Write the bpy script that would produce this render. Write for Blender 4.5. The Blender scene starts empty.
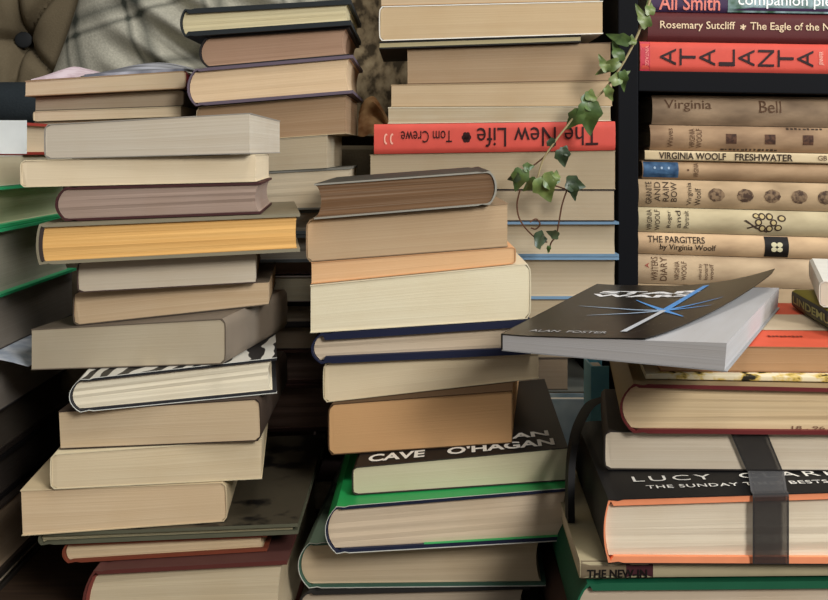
import bpy, bmesh, math, random
from mathutils import Vector, Matrix, noise
from math import sin, cos, tan, atan2, pi, radians, sqrt, exp

random.seed(7)
S = bpy.context.scene
COL = S.collection

# ------------------------------------------------------------------ camera, world, light, exposure
F = 950.0            # focal length in pixels at 828 wide
HX, HY = 414.0, 150.0
EYE = 0.32           # eye height above the floor
cam = bpy.data.cameras.new('camera')
cam.sensor_width = 36.0
cam.lens = F * 36.0 / 828.0
cam.shift_y = -(300.0 - HY) / 828.0
cam.clip_start = 0.02
cam.clip_end = 50
cam_o = bpy.data.objects.new('camera', cam)
cam_o.location = (0, 0, EYE)
cam_o.rotation_euler = (pi / 2, 0, 0)
COL.objects.link(cam_o)
S.camera = cam_o

w = bpy.data.worlds.new('room_daylight')
S.world = w
w.use_nodes = True
bg = w.node_tree.nodes['Background']
bg.inputs[0].default_value = (1.0, 0.98, 0.95, 1)
bg.inputs[1].default_value = 0.20

def area(name, loc, target, sx, sy, power, color):
    l = bpy.data.lights.new(name, 'AREA')
    l.shape = 'RECTANGLE'
    l.size, l.size_y = sx, sy
    l.energy = power
    l.color = color
    o = bpy.data.objects.new(name, l)
    o.location = loc
    d = Vector(target) - Vector(loc)
    o.rotation_euler = d.to_track_quat('-Z', 'Y').to_euler()
    COL.objects.link(o)
    return o

area('window_daylight', (0.78, -0.64, 1.00), (0, 0.7, 0.25), 0.40, 0.45, 21.5, (1.0, 0.97, 0.93))
area('side_window_daylight', (1.75, 0.22, 0.98), (0.05, 0.62, 0.25), 0.6, 0.7, 23, (0.86, 0.93, 1.0))
area('overhead_fill', (0.30, 0.15, 1.95), (-0.1, 0.75, 0.3), 0.6, 0.6, 13, (1.0, 0.96, 0.90))  # added fill from above to brighten the dark far left stack; no lamp known

S.view_settings.view_transform = 'Standard'
S.view_settings.look = 'None'
S.view_settings.exposure = 0.0
S.view_settings.gamma = 1.0
S.view_settings.use_curve_mapping = False

# ------------------------------------------------------------------ helpers
def lin(c):
    c = c / 255.0
    return c / 12.92 if c <= 0.04045 else ((c + 0.055) / 1.055) ** 2.4

def rgb(r, g=None, b=None):
    if g is None:
        r, g, b = r
    return (lin(r), lin(g), lin(b), 1)

def P(px, py, Y):
    """measured point of the photograph at distance Y -> place in the room"""
    return Vector(((px - HX) / F * Y, Y, EYE + (HY - py) / F * Y))

MATS = {}
def new_mat(key):
    m = bpy.data.materials.new(key)
    m.use_nodes = True
    nt = m.node_tree
    b = nt.nodes['Principled BSDF']
    return m, nt, b

def plain(c, rough=0.6, spec=0.18, grain=0.06, scale=60, key=None):
    k = ('plain', tuple(c), rough, spec, grain, scale)
    if k in MATS:
        return MATS[k]
    m, nt, b = new_mat('card_%d_%d_%d' % tuple(c))
    N = nt.nodes.new
    tc = N('ShaderNodeTexCoord')
    no = N('ShaderNodeTexNoise'); no.inputs['Scale'].default_value = scale; no.inputs['Detail'].default_value = 4
    nt.links.new(tc.outputs['Object'], no.inputs['Vector'])
    mx = N('ShaderNodeMix'); mx.data_type = 'RGBA'
    base = rgb(c)
    mx.inputs[6].default_value = tuple(max(0, v * (1 - grain * 2.2)) for v in base[:3]) + (1,)
    mx.inputs[7].default_value = tuple(min(1, v * (1 + grain * 1.6)) for v in base[:3]) + (1,)
    nt.links.new(no.outputs['Fac'], mx.inputs[0])
    nt.links.new(mx.outputs[2], b.inputs['Base Color'])
    b.inputs['Roughness'].default_value = rough
    b.inputs['Specular IOR Level'].default_value = spec
    MATS[k] = m
    return m

def pages(c, con=0.25, dark=(0.62, 0.5, 0.38), blot=0.25):
    """cut paper: hundreds of sheet edges along the book, with foxing and age"""
    con = con * .8
    gy = .3 * c[0] + .5 * c[1] + .2 * c[2]
    c = tuple(int(gy + (v - gy) * .82 + 1) for v in c)
    k = ('pages', tuple(c), con, blot)
    if k in MATS:
        return MATS[k]
    m, nt, b = new_mat('page_edges_%d_%d_%d' % tuple(c))
    N = nt.nodes.new
    L = nt.links.new
    at = N('ShaderNodeAttribute'); at.attribute_name = 'bk'
    mp = N('ShaderNodeMapping'); mp.inputs['Scale'].default_value = (5, 5, 1500)
    L(at.outputs['Vector'], mp.inputs['Vector'])
    n1 = N('ShaderNodeTexNoise'); n1.inputs['Scale'].default_value = 1; n1.inputs['Detail'].default_value = 3; n1.inputs['Roughness'].default_value = .7
    L(mp.outputs[0], n1.inputs['Vector'])
    mp2 = N('ShaderNodeMapping'); mp2.inputs['Scale'].default_value = (3, 3, 620)
    L(at.outputs['Vector'], mp2.inputs['Vector'])
    n2 = N('ShaderNodeTexNoise'); n2.inputs['Scale'].default_value = 1; n2.inputs['Detail'].default_value = 2
    L(mp2.outputs[0], n2.inputs['Vector'])
    tc = N('ShaderNodeTexCoord')
    n3 = N('ShaderNodeTexNoise'); n3.inputs['Scale'].default_value = 28; n3.inputs['Detail'].default_value = 4
    L(tc.outputs['Object'], n3.inputs['Vector'])
    base = rgb(c)
    dk = tuple(base[i] * dark[i] for i in range(3)) + (1,)
    add = N('ShaderNodeMath'); add.operation = 'ADD'
    h2 = N('ShaderNodeMath'); h2.operation = 'MULTIPLY_ADD'; h2.inputs[1].default_value = .55; h2.inputs[2].default_value = .225
    L(n2.outputs['Fac'], h2.inputs[0])
    L(n1.outputs['Fac'], add.inputs[0]); L(h2.outputs[0], add.inputs[1])
    mr = N('ShaderNodeMapRange'); mr.inputs[1].default_value = 0.72; mr.inputs[2].default_value = 1.28
    mr.inputs[3].default_value = con * 1.6; mr.inputs[4].default_value = 0
    L(add.outputs[0], mr.inputs[0])
    mx = N('ShaderNodeMix'); mx.data_type = 'RGBA'
    mx.inputs[6].default_value = base; mx.inputs[7].default_value = dk
    L(mr.outputs[0], mx.inputs[0])
    mr3 = N('ShaderNodeMapRange'); mr3.inputs[1].default_value = 0.42; mr3.inputs[2].default_value = 0.75
    mr3.inputs[3].default_value = 0; mr3.inputs[4].default_value = blot
    L(n3.outputs['Fac'], mr3.inputs[0])
    mx2 = N('ShaderNodeMix'); mx2.data_type = 'RGBA'
    mx2.inputs[7].default_value = (base[0] * .80, base[1] * .70, base[2] * .56, 1)
    L(mx.outputs[2], mx2.inputs[6]); L(mr3.outputs[0], mx2.inputs[0])
    L(mx2.outputs[2], b.inputs['Base Color'])
    b.inputs['Roughness'].default_value = 0.85
    b.inputs['Specular IOR Level'].default_value = 0.15
    bp = N('ShaderNodeBump'); bp.inputs['Strength'].default_value = 0.25; bp.inputs['Distance'].default_value = 0.0006
    L(add.outputs[0], bp.inputs['Height']); L(bp.outputs[0], b.inputs['Normal'])
    MATS[k] = m
    return m

def blotch(key, c1, c2, scale=30, lo=.45, hi=.55, rough=.5, kind='noise', stretch=(1, 1, 1), c3=None, spec=.2):
    """printed two- or three-colour cover pattern"""
    k = ('blotch', key)
    if k in MATS:
        return MATS[k]
    m, nt, b = new_mat(key)
    N = nt.nodes.new; L = nt.links.new
    at = N('ShaderNodeTexCoord')
    mp = N('ShaderNodeMapping'); mp.inputs['Scale'].default_value = stretch
    L(at.outputs['Object'], mp.inputs['Vector'])
    if kind == 'noise':
        t = N('ShaderNodeTexNoise'); t.inputs['Detail'].default_value = 3
        out = t.outputs['Fac']
    elif kind == 'wave':
        t = N('ShaderNodeTexWave'); t.inputs['Distortion'].default_value = 9; t.inputs['Detail'].default_value = 2
        out = t.outputs['Fac']
    else:
        t = N('ShaderNodeTexVoronoi')
        out = t.outputs['Distance']
    t.inputs['Scale'].default_value = scale
    L(mp.outputs[0], t.inputs['Vector'])
    r = N('ShaderNodeValToRGB')
    r.color_ramp.elements[0].position = lo; r.color_ramp.elements[0].color = rgb(c1)
    r.color_ramp.elements[1].position = hi; r.color_ramp.elements[1].color = rgb(c2)
    if c3:
        e = r.color_ramp.elements.new(min(.99, hi + (hi - lo) * 1.5)); e.color = rgb(c3)
    L(out, r.inputs[0]); L(r.outputs[0], b.inputs['Base Color'])
    b.inputs['Roughness'].default_value = rough
    b.inputs['Specular IOR Level'].default_value = spec
    MATS[k] = m
    return m

def link(name, me, mats, parent=None, loc=None, smooth_angle=None):
    o = bpy.data.objects.new(name, me)
    COL.objects.link(o)
    for m in (mats if isinstance(mats, (list, tuple)) else [mats]):
        me.materials.append(m)
    if parent is not None:
        o.parent = parent
    if loc is not None:
        o.location = loc
    if smooth_angle is not None:
        for p in me.polygons:
            p.use_smooth = True
        me.set_sharp_from_angle(angle=radians(smooth_angle))
    return o

def empty(name, loc):
    o = bpy.data.objects.new(name, None)
    o.empty_display_size = 0.03
    o.location = loc
    COL.objects.link(o)
    return o

def tag(o, label=None, cat=None, group=None, kind=None):
    if label: o['label'] = label
    if cat: o['category'] = cat
    if group: o['group'] = group
    if kind: o['kind'] = kind
    return o

def mesh_from(verts, faces, origin=(0, 0, 0), bk=None, fix=True):
    me = bpy.data.meshes.new('mesh')
    ox, oy, oz = origin
    me.from_pydata([(v[0] - ox, v[1] - oy, v[2] - oz) for v in verts], [], faces)
    if bk:
        a = me.attributes.new('bk', 'FLOAT_VECTOR', 'POINT')
        a.data.foreach_set('vector', [c for v in bk for c in v])
    if fix:
        bm = bmesh.new(); bm.from_mesh(me)
        bmesh.ops.recalc_face_normals(bm, faces=bm.faces)
        bm.to_mesh(me); bm.free()
    me.update()
    return me

def box_mesh(x0, x1, y0, y1, z0, z1, bev=0.0, origin=(0, 0, 0)):
    bm = bmesh.new()
    bmesh.ops.create_cube(bm, size=1)
    for v in bm.verts:
        v.co = Vector((x0 + (v.co.x + .5) * (x1 - x0), y0 + (v.co.y + .5) * (y1 - y0), z0 + (v.co.z + .5) * (z1 - z0))) - Vector(origin)
    if bev:
        bmesh.ops.bevel(bm, geom=bm.edges[:], offset=bev, segments=2, affect='EDGES', profile=.6)
    me = bpy.data.meshes.new('mesh'); bm.to_mesh(me); bm.free()
    return me

# ------------------------------------------------------------------ books
class Plane:
    """z = a + b x : how level (or not) one book lies on the next"""
    def __init__(s, a, b): s.a, s.b = a, b
    def z(s, x): return s.a + s.b * x
    def up(s, d): return Plane(s.a + d, s.b)

FLOOR = Plane(0.0, 0.0)

class Book: pass

def extrude(bk, outer, inner, v0, v1, nv, origin, wob=0.0, seed=0):
    """sweep a strip (outer/inner profile) or a solid profile along the spine"""
    V, B, Fc = [], [], []
    ring = outer + (inner[::-1] if inner else [])
    n = len(ring)
    for j in range(nv + 1):
        v = v0 + (v1 - v0) * j / nv
        for i, (s, t, o) in enumerate(ring):
            vv = v
            if wob and j == 0:
                vv = v + wob * noise.noise(Vector((s * 40, t * 9, seed)))
            p = bk.pos(s, vv, t, o)
            V.append(p)
            B.append((s, vv, t * bk.th + o))
    mi = []
    no = len(outer)
    for j in range(nv):
        for i in range(n):
            if not inner and False: continue
            a = j * n + i; b = j * n + (i + 1) % n
            Fc.append((a, b, b + n, a + n))
            mi.append(0 if (i < no - 1) else 1)
    for j in (0, nv):
        if inner:
            m = len(inner)
            for i in range(no - 1):
                Fc.append((j * n + i, j * n + i + 1, j * n + n - 2 - i, j * n + n - 1 - i)); mi.append(1)
        else:
            # solid profile: bottom run mirrors the top run -> fan of quads
            h = n // 2
            for i in range(h - 1):
                Fc.append((j * n + i, j * n + i + 1, j * n + n - 2 - i, j * n + n - 1 - i)); mi.append(0)
            if n % 2: Fc.append((j * n + h - 1, j * n + h, j * n + h + 1)); mi.append(0)
    me = bpy.data.meshes.new('mesh')
    me.from_pydata([tuple(Vector(v) - Vector(origin)) for v in V], [], Fc)
    for p, k in zip(me.polygons, mi): p.material_index = k
    a = me.attributes.new('bk', 'FLOAT_VECTOR', 'POINT')
    a.data.foreach_set('vector', [c for v in B for c in v])
    bm = bmesh.new(); bm.from_mesh(me)
    bmesh.ops.recalc_face_normals(bm, faces=bm.faces)
    bm.to_mesh(me); bm.free()
    return me

def make_book(label, group, O, psi, W_front, D, pb, pt, spine='L', hard=False, page=(222, 205, 172), con=.25, blot=.25,
              cover=(200, 190, 170), edge=None, rough=.6, spec=.15, shear=0.0, cmat=None, emat=None, bulge=None, jacket=None,
              jmat=None, ct=None, ov=None, name=None, pmat=None, nopages=False, band=None, flap=None, jedge=(205, 205, 195), cover_label=None, concave=None, pin=0.0):
    e = Vector((cos(psi), sin(psi), 0)); n = Vector((-sin(psi), cos(psi), 0))
    bk = Book()
    bk.e, bk.n, bk.O = e, n, Vector((O[0], O[1], 0))
    wid = W_front if spine in 'LR' else D
    lng = D if spine in 'LR' else W_front
    bk.W, bk.L = wid, lng
    g = 0.00025
    def pos(s, v, t, o):
        if spine == 'L': p = bk.O + e * s + n * v
        elif spine == 'R': p = bk.O + e * (W_front - s) + n * v
        elif spine == 'B': p = bk.O + n * (D - s) + e * v
        else: p = bk.O + n * s + e * v
        p = p + e * (shear * (t - .5))
        zb = pb.z(p.x) + g; zt = pt.z(p.x) - g
        return Vector((p.x, p.y, zb + t * (zt - zb) + o))
    bk.pos = pos
    mid = bk.O + e * W_front / 2 + n * D / 2
    bk.th = th = pt.z(mid.x) - pb.z(mid.x)
    base = Vector((mid.x, mid.y, pb.z(mid.x) + g))
    root = empty(name or ('hardback_book' if hard else 'paperback_book'), base)
    tag(root, label, 'book', group)
    bk.root, bk.base, bk.spine_side = root, base, spine
    pm = pmat or pages(page, con, blot=blot)
    seed = random.random() * 50
    cm = cmat or plain(cover, rough, spec)
    em = emat or (plain(edge, .6, .3) if edge else cm)
    K = 10
    if not hard:
        c = ct or 0.0007
        r = min(0.0026, th * .28) if bulge is None else bulge
        def arc(off):
            pts = []
            for i in range(K + 1):
                t = i / K
                sgn = 2 * t - 1
                pts.append((r * (1 - sqrt(max(0, 1 - abs(sgn) ** 5))) + off, t, off * (1 - 2 * t) if i in (0, K) else 0))
            return pts
        xs = [wid * (1 - i / 4) for i in range(4)]
        outer = [(x, 0, 0) for x in xs] + arc(0) + [(x, 1, 0) for x in xs[::-1]]
        inner = [(x, 0, c) for x in xs] + arc(c) + [(x, 1, -c) for x in xs[::-1]]
        if not nopages:
            ps = [(wid - .0004 - pin, 0, c), (r + c + .001, 0, c)] + arc(c + .0002)[1:-1] + [(r + c + .001, 1, -c), (wid - .0004 - pin, 1, -c)]
            me = extrude(bk, solid_profile(ps, wid - .0004 - pin, 0, th), None, .0004, lng - .0004, 6, base, .0006, seed)
            link('page_block', me, pm, root)
        me = extrude(bk, outer, inner, 0, lng, 6, base)
        bk.cov = link('cover', me, [cm, em], root, smooth_angle=35)
        def so(t): return r * (1 - sqrt(max(0, 1 - abs(2 * t - 1) ** 5)))
        bk.so = so
    else:
        bt = ct or 0.0027
        o = 0.003 if ov is None else ov
        rb = min(.0075, .3 * th) if bulge is None else bulge
        sp = .0014
        def bsh(t): return rb * (abs(2 * t - 1) ** 2.2)
        def arc(off):
            return [(bsh(i / K) + off, i / K, (off if i == 0 else (-off if i == K else 0))) for i in range(K + 1)]
        xs = [wid * 1.0, wid * .7, wid * .35, rb + .0085]
        hin = [(rb + .0055, .0007), (rb + .003, .0003)]
        outer = [(x, 0, 0) for x in xs] + [(x, 0, d) for x, d in hin] + arc(0) + [(x, 1, -d) for x, d in hin[::-1]] + [(x, 1, 0) for x in xs[::-1]]
        inner = [(x, 0, bt) for x in xs] + [(x, 0, bt) for x, d in hin] + arc(sp) + [(x, 1, -bt) for x, d in hin[::-1]] + [(x, 1, -bt) for x in xs[::-1]]
        cc = (.45 * rb if concave is None else concave)
        ps = [(bsh(i / K) + sp + .0004, i / K, 0) for i in range(K + 1)]
        me = extrude(bk, hard_profile(ps, wid - o, cc, bt, K), None, o, lng - o, 6, base, .0007, seed)
        pgb = link('page_block', me, pm, root)
        if jacket or jmat:
            jc = .0006
            d = .0004
            # boards sit just inside the paper jacket
            bo = [(s - d if s > wid - .001 else s + 0, t, of + (d if t < .5 else -d)) if t in (0, 1) else (s + d, t, of) for s, t, of in outer]
            me = extrude(bk, bo, inner, .0006, lng - .0006, 6, base)
            link('cover', me, [em, em], root, smooth_angle=35)
            ji = bo
            me = extrude(bk, outer, [(s, t, of) for s, t, of in ji], 0.0, lng, 6, base)
            jm = jmat or plain(jacket, rough, spec)
            bk.cov = link('dust_jacket', me, [jm, plain(jedge, .6)], root, smooth_angle=35)
        else:
            me = extrude(bk, outer, inner, 0, lng, 6, base)
            bk.cov = link('cover', me, [cm, em], root, smooth_angle=35)
        if flap:
            me = extrude(bk, [(wid - .0012, 0, bt + .0006), (wid * .4, 0, bt + .0006)], [(wid - .0012, 0, bt + .0001), (wid * .4, 0, bt + .0001)], .0008, lng - .0008, 2, base)
            link('jacket_flap', me, plain(flap, .6), bk.cov)
        if band:
            # headband at the spine end of the pages
            me = extrude(bk, [(bsh(i / K) + sp + .0002, i / K, bt if i == 0 else (-bt if i == K else 0)) for i in range(K + 1)],
                         [(bsh(i / K) + sp + .0024, i / K, bt if i == 0 else (-bt if i == K else 0)) for i in range(K + 1)], o - .0012, o + .001, 1, base)
            link('headband', me, plain(band, .7), pgb)
        bk.so = bsh
    return bk

def solid_profile(ps, smax, conc, th):
    """order a closed profile so that the first half runs along the bottom, the second half back along the top"""
    bot = [p for p in ps if p[1] < .5]; top = [p for p in ps if p[1] > .5]
    mid = [p for p in ps if p[1] == .5]
    # bottom: from fore edge to spine ; fan needs pairs (fore..spine) / (spine..fore)
    k = min(len(bot), len(top))
    return bot[:k] + top[-k:]

def hard_profile(ps, smax, cc, bt, K):
    """rounded spine and hollow fore edge; pairs of points bottom/top at the same height are stacked as rows"""
    # walk up the spine side, then down the fore edge: rows pair naturally
    up = []
    for i, (s, t, o) in enumerate(ps):
        off = bt if i == 0 else (-bt if i == len(ps) - 1 else 0)
        up.append((s, t, off))
    down = []
    for i in range(len(ps) - 1, -1, -1):
        t = i / (len(ps) - 1)
        off = bt if i == 0 else (-bt if i == len(ps) - 1 else 0)
        down.append((smax - cc * (1 - (2 * t - 1) ** 2), t, off))
    return up + down

def front_solve(xl, xr, Yc, psi):
    kL = (xl - HX) / F; kR = (xr - HX) / F
    d = 0.0
    for _ in range(30):
        YL, YR = Yc - d, Yc + d
        d = tan(psi) * (kR * YR - kL * YL) / 2
    YL, YR = Yc - d, Yc + d
    return Vector((kL * YL, YL)), Vector((kR * YR, YR))

def plane_from(x, ys, Yc, psi):
    L, R = front_solve(x[0], x[1], Yc, psi)
    zl = EYE + (HY - ys[0]) / F * L.y; zr = EYE + (HY - ys[1]) / F * R.y
    b = (zr - zl) / (R.x - L.x)
    return Plane(zl - b * L.x, b)

def stack(rows, pb, group):
    """rows bottom -> top, each: label, x pixel span, top edge heights at both ends, distance, yaw, depth, options"""
    out = []
    for (label, x, top, Y, yaw, D, kw) in rows:
        kw = dict(kw)
        psi = radians(yaw)
        L, R = front_solve(x[0], x[1], Y, psi)
        pt = plane_from(x, top, Y, psi) if not isinstance(top, Plane) else top
        lift = kw.pop('gap', 0)
        bk = make_book(label, group, L, psi, (R - L).length, D, pb.up(lift) if lift else pb, pt, **kw)
        bk.pt, bk.pb = pt, pb
        out.append(bk)
        pb = pt
    return out

# ---- lettering and printed marks
def text_mesh(body, bold=0.0, spacing=1.0):
    cu = bpy.data.curves.new('lettering', 'FONT')
    cu.body = body
    cu.size = 1.0
    cu.offset = bold
    cu.space_character = spacing
    cu.resolution_u = 3
    o = bpy.data.objects.new('tmp', cu)
    COL.objects.link(o)
    dg = bpy.context.evaluated_depsgraph_get()
    me = bpy.data.meshes.new_from_object(o.evaluated_get(dg))
    bpy.data.objects.remove(o)
    bpy.data.curves.remove(cu)
    xs = [v.co.x for v in me.vertices]; ys = [v.co.y for v in me.vertices]
    x0, x1 = min(xs), max(xs)
    y0, y1 = min(ys), max(ys)
    return me, x0, x1, y0, y1

def put_mesh(bk, me, fn, mat, name='lettering', subdivide=True):
    """lay a flat printed mesh onto a book face through fn(u, v) -> place"""
    bm = bmesh.new(); bm.from_mesh(me)
    bmesh.ops.triangulate(bm, faces=bm.faces)
    for v in bm.verts:
        p = fn(v.co.x, v.co.y)
        v.co = p - bk.base
    bm.to_mesh(me); bm.free()
    me.materials.clear()
    return link(name, me, mat, getattr(bk, 'cov', bk.root))

def spine_fn(bk, u0, u1, h0, h1, bx, flip=False, rot=0):
    """map a mesh whose box is bx=(x0,x1,y0,y1) onto the spine, u along the spine in metres, h as share of its height"""
    x0, x1, y0, y1 = bx
    def fn(x, y):
        a = (x - x0) / (x1 - x0); c = (y - y0) / (y1 - y0)
        if rot == 90: a, c = 1 - c, a       # letters turned left
        if rot == -90: a, c = c, 1 - a
        if flip: a, c = 1 - a, 1 - c
        u = u0 + a * (u1 - u0); h = h0 + c * (h1 - h0)
        return bk.pos(bk.so(h) - .0007, u, h, 0)
    return fn

def spine_text(bk, body, u0, u1, h0, h1, mat, flip=False, rot=0, bold=0.0, spacing=1.0):
    me, x0, x1, y0, y1 = text_mesh(body, bold, spacing)
    return put_mesh(bk, me, spine_fn(bk, u0, u1, h0, h1, (x0, x1, y0, y1), flip, rot), mat)

def shape_mesh(loops):
    """flat printed shapes: list of outlines in a unit box, each cut into a fan with a rim row"""
    V, Fc = [], []
    for lp in loops:
        cx = sum(p[0] for p in lp) / len(lp); cy = sum(p[1] for p in lp) / len(lp)
        b = len(V); n = len(lp)
        V += [(x, y, 0) for x, y in lp] + [((x + cx) / 2, (y + cy) / 2, 0) for x, y in lp] + [(cx, cy, 0)]
        for i in range(n):
            j = (i + 1) % n
            Fc.append((b + i, b + j, b + n + j, b + n + i))
            Fc.append((b + n + i, b + n + j, b + 2 * n))
    me = bpy.data.meshes.new('mesh'); me.from_pydata(V, [], Fc)
    return me

def ell(cx, cy, rx, ry, n=18, wob=0, ph=0):
    return [(cx + rx * cos(2 * pi * i / n) * (1 + wob * sin(3.1 * i + ph)), cy + ry * sin(2 * pi * i / n) * (1 + wob * sin(2.3 * i + ph))) for i in range(n)]

def rect(x0, x1, y0, y1, n=8):
    p = []
    for i in range(n): p.append((x0 + (x1 - x0) * i / n, y0))
    for i in range(n): p.append((x1, y0 + (y1 - y0) * i / n))
    for i in range(n): p.append((x1 - (x1 - x0) * i / n, y1))
    for i in range(n): p.append((x0, y1 - (y1 - y0) * i / n))
    return p

def spine_shape(bk, loops, u0, u1, h0, h1, mat, name='printed_mark', bx=(0, 1, 0, 1), eps=0):
    me = shape_mesh(loops)
    x0, x1, y0, y1 = bx
    def fn(x, y):
        u = u0 + (x - x0) / (x1 - x0) * (u1 - u0); h = h0 + (y - y0) / (y1 - y0) * (h1 - h0)
        return bk.pos(bk.so(h) - .0003 - eps, u, h, 0)
    return put_mesh(bk, me, fn, mat, name)

def strip_loop(p, q, w):
    d = Vector((q[0] - p[0], q[1] - p[1])); d.normalize(); m = Vector((-d.y, d.x)) * w / 2
    return [(p[0] + m.x, p[1] + m.y), (q[0] + m.x, q[1] + m.y), (q[0] - m.x, q[1] - m.y), (p[0] - m.x, p[1] - m.y)]

def top_text(bk, body, a0, a1, b0, b1, mat, bold=0.0, spacing=1.0, shear=0, name='lettering'):
    """lettering on the upper cover: a from the left end of the front edge, b back from the front edge, metres"""
    me, x0, x1, y0, y1 = text_mesh(body, bold, spacing)
    def fn(x, y):
        a = a0 + (x - x0) / (x1 - x0) * (a1 - a0)
        b = b0 + (y - y0) / (y1 - y0) * (b1 - b0)
        p = bk.O + bk.e * (a + shear * (b - b0)) + bk.n * b
        return Vector((p.x, p.y, bk.pt.z(p.x) + .00012))
    return put_mesh(bk, me, fn, mat, name)

def tube(pts, radii, seg=8, origin=(0, 0, 0)):
    V, Fc = [], []
    n = len(pts)
    up = Vector((0, 0.3, 1)).normalized()
    for i, p in enumerate(pts):
        p = Vector(p)
        d = (Vector(pts[min(i + 1, n - 1)]) - Vector(pts[max(i - 1, 0)])).normalized()
        a = d.cross(Vector((0.13, 1, 0.21))).normalized(); b = d.cross(a)
        r = radii[i] if isinstance(radii, (list, tuple)) else radii
        for k in range(seg):
            t = 2 * pi * k / seg
            V.append(p + (a * cos(t) + b * sin(t)) * r)
    for i in range(n - 1):
        for k in range(seg):
            Fc.append((i * seg + k, i * seg + (k + 1) % seg, (i + 1) * seg + (k + 1) % seg, (i + 1) * seg + k))
    Fc.append(tuple(range(seg))[::-1]); Fc.append(tuple(range((n - 1) * seg, n * seg)))
    return mesh_from(V, Fc, origin)

def smooth_path(pts, k=6):
    out = []
    P_ = [Vector(p) for p in pts]
    for i in range(len(P_) - 1):
        p0 = P_[max(i - 1, 0)]; p1 = P_[i]; p2 = P_[i + 1]; p3 = P_[min(i + 2, len(P_) - 1)]
        for j in range(k):
            t = j / k
            out.append(.5 * ((2 * p1) + (p2 - p0) * t + (2 * p0 - 5 * p1 + 4 * p2 - p3) * t * t + (3 * p1 - p0 - 3 * p2 + p3) * t ** 3))
    out.append(P_[-1])
    return out

# ------------------------------------------------------------------ the room
def struct(name, me, m):
    o = link(name, me, m)
    o['kind'] = 'structure'
    return o

floor_m = blotch('dark_floorboards', (52, 40, 32), (74, 58, 44), 6, .3, .7, .6, 'noise', (3, 40, 3))
struct('floor', box_mesh(-1.6, 1.6, -2.2, 1.72, -0.03, 0), floor_m)
wall_m = plain((150, 142, 128), .9, .2, .04, 20)
struct('wall_back', box_mesh(-1.6, 1.6, 1.66, 1.72, 0, 2.3), wall_m)

# ------------------------------------------------------------------ armchair, cushion, throws
def grid_mesh(nu, nv, fn, thick, origin):
    """sheet with real thickness: front fn(u,v), back pushed along +y"""
    V, Fc = [], []
    for k in (0, 1):
        for j in range(nv + 1):
            for i in range(nu + 1):
                p = fn(i / nu, j / nv)
                V.append(Vector((p.x, p.y + k * thick, p.z)))
    n = (nu + 1) * (nv + 1)
    idx = lambda i, j, k: k * n + j * (nu + 1) + i
    for j in range(nv):
        for i in range(nu):
            Fc.append((idx(i, j, 0), idx(i + 1, j, 0), idx(i + 1, j + 1, 0), idx(i, j + 1, 0)))
            Fc.append((idx(i, j, 1), idx(i, j + 1, 1), idx(i + 1, j + 1, 1), idx(i + 1, j, 1)))
    for i in range(nu):
        Fc.append((idx(i, 0, 0), idx(i, 0, 1), idx(i + 1, 0, 1), idx(i + 1, 0, 0)))
        Fc.append((idx(i, nv, 0), idx(i + 1, nv, 0), idx(i + 1, nv, 1), idx(i, nv, 1)))
    for j in range(nv):
        Fc.append((idx(0, j, 0), idx(0, j + 1, 0), idx(0, j + 1, 1), idx(0, j, 1)))
        Fc.append((idx(nu, j, 0), idx(nu, j, 1), idx(nu, j + 1, 1), idx(nu, j + 1, 0)))
    return mesh_from(V, Fc, origin)

def woven(key, c1, c2, scale=420, rough=.95):
    m, nt, b = new_mat(key)
    N = nt.nodes.new; L = nt.links.new
    tc = N('ShaderNodeTexCoord')
    n1 = N('ShaderNodeTexNoise'); n1.inputs['Scale'].default_value = scale; n1.inputs['Detail'].default_value = 2
    L(tc.outputs['Object'], n1.inputs['Vector'])
    n2 = N('ShaderNodeTexNoise'); n2.inputs['Scale'].default_value = 18; n2.inputs['Detail'].default_value = 4
    L(tc.outputs['Object'], n2.inputs['Vector'])
    mx = N('ShaderNodeMix'); mx.data_type = 'RGBA'
    mx.inputs[6].default_value = rgb(c1); mx.inputs[7].default_value = rgb(c2)
    ad = N('ShaderNodeMath'); ad.operation = 'MULTIPLY_ADD'; ad.inputs[1].default_value = .5
    L(n1.outputs['Fac'], ad.inputs[0])
    ml = N('ShaderNodeMath'); ml.operation = 'MULTIPLY'; ml.inputs[1].default_value = .5
    L(n2.outputs['Fac'], ml.inputs[0]); L(ml.outputs[0], ad.inputs[2])
    L(ad.outputs[0], mx.inputs[0])
    L(mx.outputs[2], b.inputs['Base Color'])
    b.inputs['Roughness'].default_value = rough
    b.inputs['Specular IOR Level'].default_value = .1
    bp = N('ShaderNodeBump'); bp.inputs['Strength'].default_value = .4; bp.inputs['Distance'].default_value = .001
    L(n1.outputs['Fac'], bp.inputs['Height']); L(bp.outputs[0], b.inputs['Normal'])
    return m

chair = empty('sofa', (-0.2, 1.35, 0))
tag(chair, 'buttoned beige fabric sofa behind the stacks at the top left', 'sofa')
CB = Vector((-0.2, 1.35, 0))
uph = woven('beige_upholstery', (96, 86, 68), (126, 114, 92))
BY = 1.32
btn = P(17, 38, BY)
def back_fn(u, v):
    x = -0.86 + u * 1.16; z = 0.30 + v * 0.50
    y = BY
    dx, dz = x - btn.x, z - btn.z
    r = sqrt(dx * dx + dz * dz)
    y += 0.030 * exp(-(r / .028) ** 2)
    for ang in (92, 50, -45, -94, 176):
        a = radians(ang)
        al = dx * cos(a) + dz * sin(a); pe = -dx * sin(a) + dz * cos(a)
        if al > 0:
            y += 0.022 * exp(-(pe / .0065) ** 2) * exp(-al / .25)
    y -= 0.012 * sin(min(1, max(0, (x + .86) / 1.16)) * pi)
    y += 0.03 * max(0, (v - .85) / .15) ** 2
    return Vector((x, y, z))
link('backrest', grid_mesh(200, 110, back_fn, .16, CB), uph, chair, smooth_angle=60)
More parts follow.
